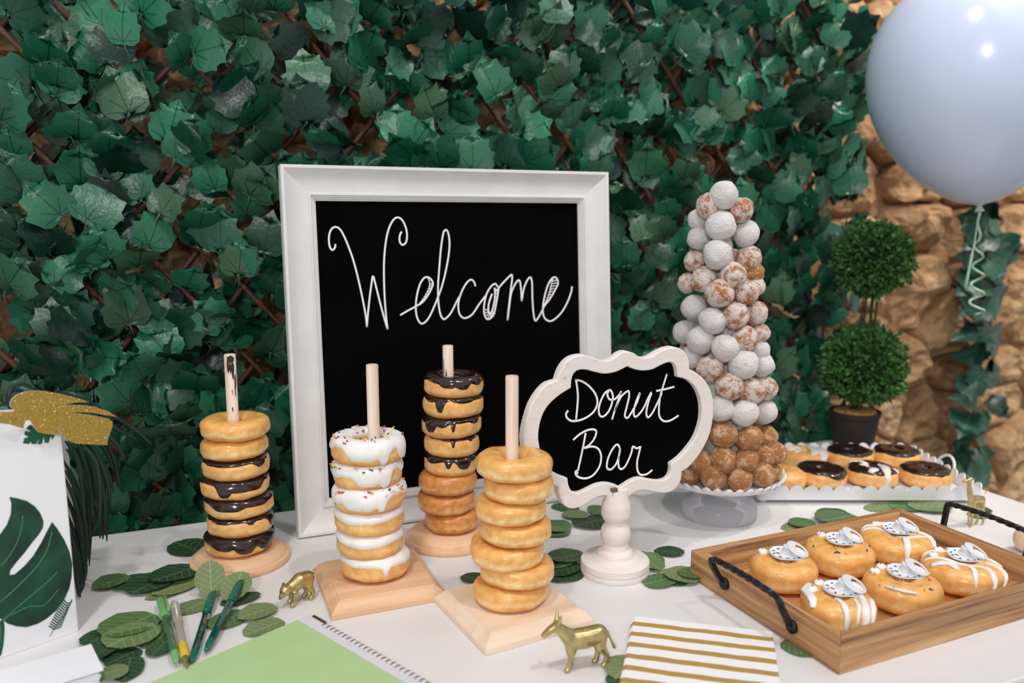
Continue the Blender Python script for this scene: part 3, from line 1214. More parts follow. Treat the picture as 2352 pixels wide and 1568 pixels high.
def icing_mesh(S, lim, nt=84, nphi=14, thick=0.0016, inner=2.75):
    """skin of icing over the top; lim(th) = the angle down the outside where it ends"""
    vs_, fs = [], []
    for i in range(nt):
        th = 2 * pi * i / nt
        lo = lim(th)
        for j in range(nphi + 1):
            t = j / nphi
            ph = inner + (lo - inner) * t
            off = thick
            if j == nphi:
                off = -0.0006
            elif j == nphi - 1:
                off = thick * 0.95
            elif j == 0:
                off = -0.0006
            vs_.append(S(th, ph, off))
    m = nphi + 1
    for i in range(nt):
        a = (i + 1) % nt
        for j in range(nphi):
            fs.append((i * m + j, i * m + j + 1, a * m + j + 1, a * m + j))
    return vs_, fs


SPR = None


def sprinkle_meshes():
    global SPR
    SPR = {}
    for c in ('blue', 'red', 'orange', 'green', 'yellow', 'pink'):
        mb = MB()
        mb.tube([(-.0030, 0, 0), (-.0026, 0, 0), (.0026, 0, 0), (.0030, 0, 0)], [.0004, .0010, .0010, .0004], 6)
        me = mesh('sprinkle', mb.v, mb.f)
        me.materials.append(MT['spr_' + c])
        SPR[c] = me
    mb = MB()
    mb.tube([(-.0030, 0, 0), (-.0026, 0, 0), (.0026, 0, 0), (.0030, 0, 0)], [.0004, .0010, .0010, .0004], 6)
    me = mesh('sprinkle', mb.v, mb.f)
    me.materials.append(MT['bead'])
    SPR['white'] = me


sprinkle_meshes()


def donut(name, label, loc, R, h, rot=0.0, tilt=(0, 0), seed=0, dough='dough', icing=None, lim0=0.55, drips=(), wob=0.25, sprinkles=0,
          group=None, rin=0.0115, drizzle=None, lump=1.0, thick=0.0016, fine=False, sprange=None):
    """drips: (angle from the side facing the camera, + to the right; how far down; width)"""
    S = make_surf(R, h, rin, seed * 1.37 + 0.5, lump)
    nt, npn = (72, 28) if fine else (56, 22)
    v, f, uv = grid_mesh(S, nt, npn)
    cat = 'donut'
    thc = atan2(-loc[1], -loc[0]) - rot
    if not icing and not drizzle and not sprinkles:
        o = part(name, v, f, MT[dough], None, True, uv)
        o.location = loc
        o.rotation_euler = (tilt[0], tilt[1], rot)
        return tag(o, label, cat, group), S
    t = thing(name, label, cat, loc, (tilt[0], tilt[1], rot), group)
    part('dough', v, f, MT[dough], t, True, uv)
    host = t
    if icing:
        def lim(th):
            d = lim0 + wob * noise.noise(Vector((cos(th) * 2, sin(th) * 2, seed + 20))) + wob * 0.35 * noise.noise(Vector((cos(th) * 6, sin(th) * 6, seed + 30)))
            for (a, dp, w) in drips:
                q = (th - thc - a + pi) % (2 * pi) - pi
                g = exp(-(q / w) ** 4)
                if dp > 0:
                    d = min(d, lim0 - dp * g) if g > 0.02 else d
                else:
                    d -= dp * g
            return d
        iv, iff = icing_mesh(S, lim, 110 if fine else 96, 14, thick)
        host = part('icing', iv, iff, MT[icing], t)
    if drizzle:
        dm, lines = drizzle
        for (pts, w) in lines:
            # pts in the donut's own plan seen from the camera side: x right, y away, in units of R
            P = []
            for q in spline([(x, y, 0) for x, y in pts], 6):
                a = thc + pi / 2
                ex, ey = Vector((cos(a), sin(a))), Vector((-sin(a), cos(a)))
                pl = ex * q.x * R + ey * q.y * R
                th, r = atan2(pl.y, pl.x), pl.length
                a0, rc = (R - rin) / 2, (R + rin) / 2
                cc = (r - rc) / a0
                if cc >= 1:
                    ph = -min(1.2, (cc - 1) * 3.0)
                else:
                    ph = math.acos(max(-1, min(1, math.copysign(abs(cc) ** (1 / .82), cc))))
                P.append(S(th, ph, 0.0004))
            mb = MB()
            N = len(P)
            mb.tube(P, [w * (0.55 + 0.45 * sin(pi * (k + .6) / (N + .2))) * (1 + .25 * noise.noise(Vector((k * .5, seed, w * 1e3)))) for k in range(N)], 7, up=(0, 0, 1), flat=0.45)
            mb.build('drizzle', MT[dm], t)
    rnd = random.Random(seed + 77)
    for k in range(sprinkles):
        if sprange:
            th = thc + rnd.uniform(*sprange[0])
            ph = rnd.uniform(*sprange[1])
        else:
            th = rnd.uniform(0, 2 * pi)
            ph = rnd.uniform(0.75, 2.3)
        p = S(th, ph, thick + 0.0006 if icing else 0.0006)
        q = S(th + .02, ph, thick)
        q2 = S(th, ph + .02, thick)
        nrm = (q - p).cross(q2 - p).normalized()
        if nrm.z < 0:
            nrm = -nrm
        o = link('sprinkle', SPR[rnd.choice(['blue', 'blue', 'red', 'orange', 'orange', 'green', 'yellow', 'pink', 'white'])], host)
        o.location = p
        o.rotation_euler = (nrm.to_track_quat('Z', 'Y') @ Euler((0, 0, rnd.uniform(0, pi))).to_quaternion()).to_euler()
    return t, S


ORD = ['top', 'second', 'third', 'fourth', 'fifth', 'sixth', 'seventh', 'bottom']
POLE_H = 0.311


def stand(label, base, square, rotz, mat, hb=0.020):
    t = thing('donut_stand', label, 'donut stand', base, (0, 0, rotz))
    if square:
        h = 0.076
        mb = MB()
        rings = [(h, 0), (h, 0.007), (h * 0.985, 0.009), (h * 0.965, 0.010), (h * 0.93, 0.013), (h * 0.87, 0.0175), (h * 0.845, 0.0182), (h * 0.83, hb)]
        vs_, fs = [], []
        for (w, z) in rings:
            vs_ += [(-w, -w, z), (w, -w, z), (w, w, z), (-w, w, z)]
        for k in range(len(rings) - 1):
            for i in range(4):
                j = (i + 1) % 4
                fs.append((4 * k + i, 4 * k + j, 4 * k + 4 + j, 4 * k + 4 + i))
        fs += [(3, 2, 1, 0), tuple(range(len(vs_) - 4, len(vs_)))]
        mb.add(vs_, fs)
        o = mb.build('base', mat, t, smooth=False)
        bevel(o, 0.0012, 2, 60)
    else:
        mb = MB()
        mb.lathe([(0.070, 0), (0.0715, 0.003), (0.0715, 0.006), (0.070, 0.009), (0.066, 0.0105), (0.0655, 0.0125), (0.062, 0.016), (0.057, 0.0185), (0.054, hb)], 64)
        o = mb.build('base', mat, t)
        autosmooth(o, 40)
    mb = MB()
    mb.lathe([(0.0081, 0), (0.0081, POLE_H - hb - 0.001), (0.0074, POLE_H - hb)], 20)
    p = mb.build('pole', MT['pole'], t)
    p.location = (0, 0, hb)
    autosmooth(p, 40)
    return t


def choc_smears(st, marks):
    """chocolate left on a pole"""
    for k, (z0, z1, a, w) in enumerate(marks):
        th = atan2(-st.location.y, -st.location.x) - st.rotation_euler.z + a
        vs_, fs = [], []
        n, m = 10, 4
        for i in range(n + 1):
            z = z0 + (z1 - z0) * i / n
            ww = w * (1 - abs(2 * i / n - 1) ** 3) * (0.7 + 0.5 * noise.noise(Vector((k * 3.1, i * .6, 2))))
            for j in range(m + 1):
                q = th + (j / m * 2 - 1) * ww
                r = 0.0083 + 0.0008 * (1 - abs(j / m * 2 - 1) ** 2)
                vs_.append((r * cos(q), r * sin(q), z))
        for i in range(n):
            for j in range(m):
                a_ = i * (m + 1) + j
                fs.append((a_, a_ + 1, a_ + m + 2, a_ + m + 1))
        part('chocolate_smear', vs_, fs, MT['choc'], st)


def stack(base, upole, rows, ztop, hb, nm, group, desc):
    n = len(rows)
    hgt = (ztop - hb) / n
    Dp = depth(base)
    for k, (u0, u1, kw) in enumerate(rows):         # listed from the top
        z = hb + hgt * (n - 1 - k) + 0.0002
        dz = depth((base.x, base.y, z + hgt / 2))
        # pole's own pixel column at this height
        d = Vector((base.x, base.y, z + hgt / 2)) - CAM
        up = 1176 + FPX * d.dot(HR) / d.dot(FWD)
        off = ((u0 + u1) / 2 - up) * dz / FPX
        off = max(-0.0095, min(0.0095, off))
        R = (u1 - u0) / 2 * dz / FPX
        p = Vector((base.x, base.y, z)) + HR * off
        kw = dict(kw)
        what = kw.pop('what')
        rin = 0.0105 + abs(off) * 1.0 + 0.0012
        wh = ORD[k] if k < n - 1 else 'bottom'
        rr = random.Random(k * 31 + len(nm))
        donut('donut', '%s, %s one of the %s' % (what, wh, desc), p, R, hgt * 1.03, rr.uniform(0, 6.28),
              (kw.pop('tx', rr.uniform(-.025, .025)), kw.pop('ty', rr.uniform(-.025, .025))), seed=k * 7 + len(desc), rin=rin, group=group, **kw)


def build_stacks():
    # left stack: chocolate iced below two plain ones
    b1 = G(553, 1287)
    s1 = stand('round pale wood donut stand at the left, dowel tip stained with chocolate', b1, False, 0.3, MT['lightwood'])
    choc_smears(s1, [(0.300, 0.3105, 0.1, 0.8), (0.275, 0.308, 0.35, 0.35), (0.285, 0.309, -0.4, 0.30), (0.282, 0.309, -0.05, 0.18), (0.262, 0.284, 0.75, 0.2), (0.252, 0.262, 0.1, 0.06), (0.228, 0.236, 0.0, 0.12), (0.250, 0.2705, 0.62, 0.12)])
    P = dict(what='plain glazed donut', dough='dough')
    Cc = lambda w, **k: dict(dict(what=w, dough='dough_cake', icing='choc'), **k)
    stack(b1, 536, [(462, 617, P), (464, 614, P),
                    (470, 620, Cc('donut with a thin chocolate edge', lim0=0.62, drips=[(0.75, 0.5, 0.25), (-.3, .10, .5)])),
                    (465, 617, Cc('donut with a broad ragged chocolate drip', lim0=0.5, drips=[(-0.35, 1.0, 0.22), (0.1, .55, .45), (0.55, .55, .3)])),
                    (474, 626, Cc('donut with thick smooth chocolate icing', lim0=0.35, drips=[(-0.4, 0.4, 0.55), (.5, .15, .4)])),
                    (477, 627, Cc('donut with specks and smears of chocolate', lim0=0.6, drips=[(0.3, 0.3, .12), (-.6, .15, .3), (1.2, 1.0, .3)])),
                    (475, 627, Cc('donut with thick dripping chocolate icing', lim0=0.15, drips=[(0.15, 0.55, .3), (-.5, .25, .3), (.9, .6, .35)], thick=0.0028))],
          0.219, 0.020, 'a', 'donuts on the left stand', 'chocolate stack at the left')
    # white iced stack
    b2 = G(868, 1345)
    a2 = G(783, 1428)
    c2 = G(998, 1388)
    r2 = atan2((c2 - a2).y, (c2 - a2).x)
    stand('square pale wood donut stand of the white iced stack', b2, True, r2, MT['lightwood'])
    Wc = lambda w, **k: dict(dict(what=w, dough='dough_cake', icing='icing', thick=0.0022), **k)
    stack(b2, 838, [(761, 929, Wc('white iced donut strewn with rainbow sprinkles', lim0=-0.12, drips=[(-0.2, 0.25, .5), (0.42, 0.95, 0.11), (.80, -.35, .2), (-.95, -.55, .35), (1.3, .6, .3)], sprinkles=46, fine=True)),
                    (766, 924, Wc('white iced donut with a drip at its right', lim0=-0.05, drips=[(0.0, .50, .35), (.5, .95, .16), (-.8, -.1, .4), (.95, -.3, .2)], sprinkles=16, sprange=((-1.6, 1.6), (.5, 1.0)))),
                    (766, 933, Wc('white iced donut sprinkled at its right rim', lim0=-0.05, drips=[(-.45, .5, .3), (-.05, .5, .2), (.3, .7, .12), (.85, -.4, .3)], sprinkles=24, sprange=((-1.2, 1.7), (.5, 1.05)))),
                    (769, 927, Wc('white iced donut with a thin even icing edge', lim0=0.22, drips=[(-.6, .1, .4), (.9, -.1, .5)], wob=.15)),
                    (773, 926, Wc('white iced donut with smooth golden side', lim0=0.22, drips=[(-.2, .15, .6)], wob=.15)),
                    (784, 940, Wc('white iced donut with one short icing drip', lim0=0.28, drips=[(.3, .55, .10)], wob=.15))],
          0.214, 0.020, 'b', 'donuts on the white iced stand', 'white stack')
    # back stack
    b3 = G(1034, 1238)
    s3 = stand('round pale wood donut stand at the back, dowel streaked with chocolate', b3, False, 1.0, MT['lightwood'])
    choc_smears(s3, [(0.247, 0.276, -.35, .2), (0.25, 0.265, 0.0, .3), (0.245, 0.256, 0.1, .6), (0.258, 0.291, -.95, .12)])
    D = dict(dough='dough_cake', icing='choc', lump=.6)
    stack(b3, 1040, [(974, 1110, dict(D, what='donut capped with dark chocolate', lim0=.35, drips=[(-.2, .35, .3), (.3, .45, .25), (.9, .2, .2)])),
                     (972, 1112, dict(D, what='donut with a chocolate blob at its left', lim0=.65, drips=[(-.45, .95, .16), (.4, .2, .3), (-.9, .15, .2)])),
                     (968, 1107, dict(D, what='donut with a long chocolate blot at its left', lim0=.5, drips=[(-.75, .8, .25), (.05, .75, .07), (.9, .3, .2), (-.3, .35, .2)])),
                     (974, 1101, dict(D, what='donut with only two dots of chocolate', lim0=.8, drips=[(.05, .75, .07), (.8, .3, .1)])),
                     (973, 1098, dict(D, what='chocolate smeared donut', lim0=.5, drips=[(.5, .7, .3), (-.1, .6, .12), (-.8, .3, .3)])),
                     (961, 1096, dict(what='plain brown glazed donut', dough='dough_dark')),
                     (960, 1094, dict(what='plain brown glazed donut', dough='dough_dark')),
                     (977, 1101, dict(what='plain brown glazed donut', dough='dough_dark'))],
          0.266, 0.020, 'c', 'donuts on the back stand', 'tall back stack')
    # front plain stack
    b4 = G(1176, 1408)
    a4, c4 = G(1113, 1522), G(1303, 1466)
    r4 = atan2((c4 - a4).y, (c4 - a4).x)
    stand('square whitish wood donut stand of the front glazed stack', b4, True, r4, MT['lightwood_w'])
    Q = dict(what='shiny glazed donut', dough='dough')
    stack(b4, 1186, [(1092, 1270, dict(Q, fine=True)), (1110, 1271, Q), (1091, 1257, Q), (1101, 1266, Q), (1078, 1250, dict(Q, tx=.06)), (1101, 1273, dict(Q, ty=-.05)), (1087, 1259, Q)],
          0.212, 0.020, 'd', 'donuts on the front stand', 'front glazed stack')


build_stacks()


# ================================================================== DONUT HOLE TOWER AND CAKE STAND
CAKE = G(1650, 1180)


def build_cake():
    t = thing('cake_stand', 'white scalloped cake plate on a clear flared foot under the donut hole tower', 'cake stand', CAKE)
    mb = MB()
    zp = 0.066
    foot = [(0.0635, 0.0), (0.0645, 0.004), (0.0635, 0.020), (0.060, 0.026), (0.050, 0.030), (0.044, 0.036), (0.040, 0.048), (0.038, zp - 0.004)]
    inn = [(r - 0.002, z + (0.0 if z < 0.001 else -0.0015)) for r, z in reversed(foot)]
    mb.lathe(foot + inn, 48, cap=False)
    o = mb.build('foot', MT['clear'], t)
    autosmooth(o, 50)
    # plate with upturned scallops
    n = 38
    seg = 8
    N = n * seg
    vs_, fs = [], []
    rings = [(0.0, 0.0), (0.088, 0.0), (0.096, 0.003), (0.106, None), (0.108, None), (0.098, 0.0005), (0.089, -0.003), (0.0, -0.003)]
    for (r, z) in rings:
        for i in range(N):
            a = 2 * pi * i / N
            sc = abs(sin(pi * (i % seg + 0.5) / seg)) ** 0.6
            if z is None:
                zz = 0.006 + 0.0085 * sc
                rr = r - 0.003 * (1 - sc)
            else:
                zz, rr = z, max(r, 0.0005)
            vs_.append((rr * cos(a), rr * sin(a), zp + zz))
    for k in range(len(rings) - 1):
        for i in range(N):
            j = (i + 1) % N
            fs.append((k * N + i, k * N + j, (k + 1) * N + j, (k + 1) * N + i))
    part('plate', vs_, fs, MT['white_plastic'], t)
    # tower of donut holes: a foam cone leaning a little
    axis0 = Vector((CAKE.x, CAKE.y, zp)) + HR * 0.004
    top = V(1660, 455, CAKE)
    H = top.z - axis0.z
    lean = HR * ((top - axis0).dot(HR) / H)

    def centre(z):
        return axis0 + lean * (z - axis0.z) + Vector((0, 0, z - axis0.z))

    def rc(z):                          # where ball centres lie
        s = (z - zp) / H
        return 0.071 * (1 - s) + 0.030 * s + 0.006 * sin(pi * min(1, s * 1.1))
    mb = MB()
    prof, nn = [], 12
    vs_, fs = [], []
    for k in range(nn + 1):
        z = zp + 0.0005 + (H - 0.02) * k / nn
        c = centre(z)
        r = max(0.006, rc(z) - 0.0215)
        for i in range(28):
            a = 2 * pi * i / 28
            vs_.append(c + Vector((r * cos(a), r * sin(a), 0)))
    for k in range(nn):
        for i in range(28):
            j = (i + 1) % 28
            fs.append((k * 28 + i, k * 28 + j, (k + 1) * 28 + j, (k + 1) * 28 + i))
    fs += [tuple(reversed(range(28))), tuple(range(nn * 28, nn * 28 + 28))]
    cone = part('foam_cone', vs_, fs, MT['foam'])
    tag(cone, 'white foam cone showing between the donut holes of the tower', 'cone')
    # ball meshes
    balls = []
    for k in range(6):
        bm = bmesh.new()
        bmesh.ops.create_icosphere(bm, subdivisions=3, radius=1.0)
        for v in bm.verts:
            d = v.co.normalized()
            f = 1 + 0.10 * noise.noise(d * 1.4 + Vector((k * 9, 0, 0))) + 0.05 * noise.noise(d * 4 + Vector((0, k * 5, 0))) + (0.06 if k >= 3 else 0.0) * noise.noise(d * 7 + Vector((0, 0, k * 5)))
            v.co = d * f
        me = bpy.data.meshes.new('donut_hole')
        bm.to_mesh(me)
        bm.free()
        me.polygons.foreach_set('use_smooth', [True] * len(me.polygons))
        balls.append(me)
    cache = {}

    def ball(k, mat):
        if (k, mat) not in cache:
            me = balls[k].copy()
            me.materials.append(MT[mat])
            cache[(k, mat)] = me
        return cache[(k, mat)]
    rows = [
        [(233, 55, 'W', 62)],
        [(172, 102, 'h', 58), (307, 118, 'h', 57)],
        [(122, 162, 'W', 46), (222, 187, 'W', 66), (330, 222, 'W', 60)],
        [(124, 242, 'W', 52), (206, 315, 'W', 68), (345, 332, 'h', 60)],
        [(108, 345, 'h', 50), (277, 405, 'h', 58)],
        [(78, 440, 'h', 48), (148, 425, 'h', 58), (368, 395, 'b', 44)],
        [(215, 485, 'h', 64), (332, 477, 'h', 56), (372, 455, 'h', 44)],
        [(103, 545, 'W', 56), (184, 605, 'W', 60), (287, 583, 'h', 60), (373, 572, 'h', 54)],
        [(62, 655, 'W', 54), (132, 690, 'W', 62), (325, 685, 'h', 60), (393, 660, 'h', 44)],
        [(95, 765, 'W', 50), (241, 725, 'W', 62), (390, 735, 'W', 46)],
        [(175, 815, 'h', 60), (318, 795, 'W', 66), (402, 798, 'W', 54)],
        [(258, 895, 'h', 62), (355, 912, 'h', 58), (416, 900, 'h', 52)],
        [(222, 990, 'W', 58), (322, 1010, 'W', 62), (415, 1005, 'W', 54)],
        [(232, 1105, 'b', 60), (343, 1120, 'b', 60), (422, 1115, 'b', 48)],
        [(135, 1222, 'b', 56), (233, 1212, 'b', 60), (330, 1217, 'b', 58), (408, 1203, 'b', 54), (460, 1185, 'b', 48)],
        [(85, 1300, 'b', 56), (188, 1312, 'b', 60), (303, 1320, 'b', 60), (398, 1312, 'b', 56), (446, 1282, 'b', 44)],
    ]
    nm = ['top', 'second', 'third', 'fourth', 'fifth', 'sixth', 'seventh', 'eighth', 'ninth', 'tenth', 'eleventh', 'twelfth', 'thirteenth', 'third lowest', 'second lowest', 'lowest']
    kinds = {'W': ('hole_white', 'white powdered donut hole'), 'h': ('hole_half', 'sugar-patched brown donut hole'), 'b': ('hole_brown', 'bumpy golden brown donut hole')}
    rnd = random.Random(5)
    done = []

    def put(p, r, kd, label, group):
        mk, what = kinds[kd]
        o = link('donut_hole', ball(rnd.randrange(3) + (3 if kd == 'b' else 0), mk))
        o.location = p
        o.rotation_euler = (rnd.uniform(0, 6), rnd.uniform(0, 6), rnd.uniform(0, 6))
        o.scale = (r * rnd.uniform(.96, 1.06), r, r * rnd.uniform(.92, 1.02))
        tag(o, label or what, 'donut hole', group)
        done.append((Vector(p), r))
    place = ['leftmost', 'second from left', 'third from left', 'fourth from left', 'rightmost']
    for ri, row in enumerate(rows):
        for ci, (cx, cy, kd, dm) in enumerate(row):
            u, v = 1540 + cx * 0.5234, 420 + cy * 0.5234
            d = ray(u, v).normalized()
            # march along the ray to the cone of ball centres, or to its closest approach
            best, bt = 1e9, None
            hit = None
            tt = 1.0
            while tt < 1.8:
                q = CAM + d * tt
                c = centre(q.z)
                g = (q - c).length - rc(q.z)
                if g <= 0:
                    hit = q
                    break
                if g < best:
                    best, bt = g, q
                tt += 0.001
            q = hit or bt
            r = dm / 2 * 1.06 * depth(q) / FPX
            lab = '%s, %s in the %s row of the tower' % (kinds[kd][1], 'alone' if len(row) == 1 else (place[ci] if ci < len(row) - 1 else 'rightmost'), nm[ri])
            if q.z < zp + r * 0.95:
                q = Vector((q.x, q.y, zp + r * 0.95))
            put(q, r, kd, lab, 'donut holes on the cone tower')
    # the side turned from the camera
    z = zp + 0.024
    k = 0
    while z < zp + H - 0.03:
        c = centre(z)
        n = max(4, int(2 * pi * rc(z) / 0.043))
        for i in range(n):
            a = 2 * pi * (i + 0.5 * (k % 2)) / n
            p = c + Vector((cos(a), sin(a), 0)) * rc(z)
            dd = p - CAM
            uu = 1176 + FPX * dd.dot(HR) / dd.dot(FWD)
            behind = uu < 1618 and 0.09 < z < 0.27
            if (p - c).dot(HF) < -0.005 and not behind:
                continue
            if min((p - q).length - (rr_ + 0.021) * 0.9 for q, rr_ in done) < 0:
                continue
            kd = 'b' if z < 0.2 else rnd.choice('Wh')
            put(p, 0.0215, kd, {'b': 'golden brown donut hole on the far side of the tower', 'W': 'white powdered donut hole on the far side of the tower', 'h': 'half sugared donut hole on the far side of the tower'}[kd], 'donut holes on the back of the cone tower')
        z += 0.038
        k += 1


build_cake()


# ================================================================== WHITE SCALLOPED TRAY WITH DONUTS
def build_white_tray():
    o0 = Vector((0.918, 1.100, 0))
    ang = radians(-22.3)
    L, D = 0.39, 0.262
    t = thing('scalloped_tray', 'white rectangular serving tray with scalloped rim and loop handles behind the wooden tray', 'tray', o0, (0, 0, ang))
    mb = MB()
    mb.box(0.004, L - 0.004, 0.004, D - 0.004, 0.009, 0.0125)
    mb.build('tray_floor', MT['white_plastic'], t, smooth=False)
    for (x, y) in ((0.012, 0.012), (L - 0.012, 0.012), (0.012, D - 0.012), (L - 0.012, D - 0.012)):
        m = MB()
        m.lathe([(0.003, 0), (0.0045, 0.001), (0.006, 0.009)], 12)
        f = m.build('foot', MT['white_plastic'], t)
        f.location = (x, y, 0)

    def rim(length, m):
        n = max(1, round(length / 0.0262))
        vs_, fs = [], []
        K = n * 8
        for i in range(K + 1):
            x = length * i / K
            sc = abs(sin(pi * i / 8)) ** 0.55
            h = 0.016 + 0.0115 * sc
            fl = 0.004 + 0.0045 * sc
            for (y, z) in ((0, 0.0082), (-0.0018, 0.0082), (-0.0024, 0.014), (-fl, 0.009 + h), (-fl + 0.0018, 0.009 + h), (-0.0006, 0.014)):
                vs_.append(m @ Vector((x, y, z)))
        for i in range(K):
            for j in range(6):
                q = (j + 1) % 6
                fs.append((i * 6 + j, i * 6 + q, i * 6 + 6 + q, i * 6 + 6 + j))
        fs += [(0, 1, 2, 3, 4, 5), tuple(K * 6 + 5 - j for j in range(6))]
        o = part('rim', vs_, fs, MT['white_plastic'], t)
        autosmooth(o, 50)
    rim(L, Matrix.Identity(4))
    rim(D, Matrix.Translation((L, 0, 0)) @ Matrix.Rotation(pi / 2, 4, 'Z'))
    rim(L, Matrix.Translation((L, D, 0)) @ Matrix.Rotation(pi, 4, 'Z'))
    rim(D, Matrix.Translation((0, D, 0)) @ Matrix.Rotation(-pi / 2, 4, 'Z'))
    for x in (-0.006, L + 0.006):
        m = MB()
        s = 1 if x > 0 else -1
        m.tube([(x + s * 0.010 * sin(pi * k / 14), D / 2 - 0.032 * cos(pi * k / 14), 0.020 + 0.030 * sin(pi * k / 14)) for k in range(15)], 0.0026, 8)
        m.build('handle', MT['white_plastic'], t)
    zt = 0.0128
    spec = [(0.060, 0.066, 'plain', 'plain glazed donut half hidden behind the cake plate'), (0.1370, 0.075, 'choc', 'chocolate iced donut at the front left of the white tray'), (0.2330, 0.078, 'swirl', 'donut with swirled chocolate and white icing on the white tray'), (0.3300, 0.074, 'choc', 'chocolate iced donut at the front right of the white tray'),
            (0.145, 0.190, 'white', 'donut with cloudy white glaze at the back of the white tray'), (0.2400, 0.196, 'choc', 'chocolate iced donut in the middle of the back row on the white tray'), (0.335, 0.196, 'choc', 'chocolate iced donut at the back right of the white tray')]
    M = root_mat(t)
    for k, (x, y, kind, lab) in enumerate(spec):
        p = M @ Vector((x, y, zt))
        kw = {}
        if kind == 'choc':
            kw = dict(icing='choc', lim0=0.62, wob=0.25, drips=[(0.9, .5, .5)] if k == 1 else [], rin=0.004, thick=0.002)
        elif kind == 'swirl':
            kw = dict(icing='choc', lim0=0.62, wob=0.25, rin=0.004, drizzle=('glaze', [([(-.85, .25), (-.5, .5), (-.25, .1), (-.45, -.15)], .0075), ([(0.05, -.1), (.1, -.5), (-.05, -.85)], .0085), ([(.25, .35), (.45, 0), (.5, -.5), (.6, -.85)], .0085), ([(.75, .1), (.9, -.2)], .006)]))
        elif kind == 'white':
            kw = dict(rin=0.004, drizzle=('glaze', [([(-.9, 0), (-.5, .25), (-.1, .0), (-.3, -.6)], .008), ([(.2, .5), (.45, -.1), (.4, -.7)], .010), ([(.6, .5), (.8, -.3), (.75, -.7)], .010), ([(-.7, -.3), (-.2, -.2)], .008)]))
        else:
            kw = dict(rin=0.004)
        donut('donut', lab, p, 0.0465, 0.033, k * 1.3, (0, 0), seed=60 + k * 5, dough='dough_cake', group='donuts on the white scalloped tray', **kw)


build_white_tray()


# ================================================================== WOODEN TRAY
TRAY_A = atan2(0.912 - 0.898, 1.041 - 0.635)
TRAY_O = Vector((0.635, 0.898, 0))
TRAY_L, TRAY_W, TRAY_H = 0.409, 0.272, 0.041


def mitre_rail(name, L, prof, mat, parent, m):
    """rail along x, outer face at y=0, inward +y; prof = (y, z) closed"""
    vs_, fs = [], []
    n = len(prof)
    for (y, z) in prof:
        vs_.append((y, y, z))
        vs_.append((L - y, y, z))
    for i in range(n):
        j = (i + 1) % n
        fs.append((2 * i, 2 * i + 1, 2 * j + 1, 2 * j))
    fs += [tuple(2 * i for i in range(n)), tuple(2 * i + 1 for i in reversed(range(n)))]
    bm = bmesh.new()
    bv = [bm.verts.new(v) for v in vs_]
    for f in fs:
        bm.faces.new([bv[i] for i in f])
    bmesh.ops.recalc_face_normals(bm, faces=bm.faces)
    me = bpy.data.meshes.new(name)
    bm.to_mesh(me)
    bm.free()
    o = link(name, me, parent, mat)
    o.matrix_local = m
    bevel(o, 0.0012, 2, 40)
    return o


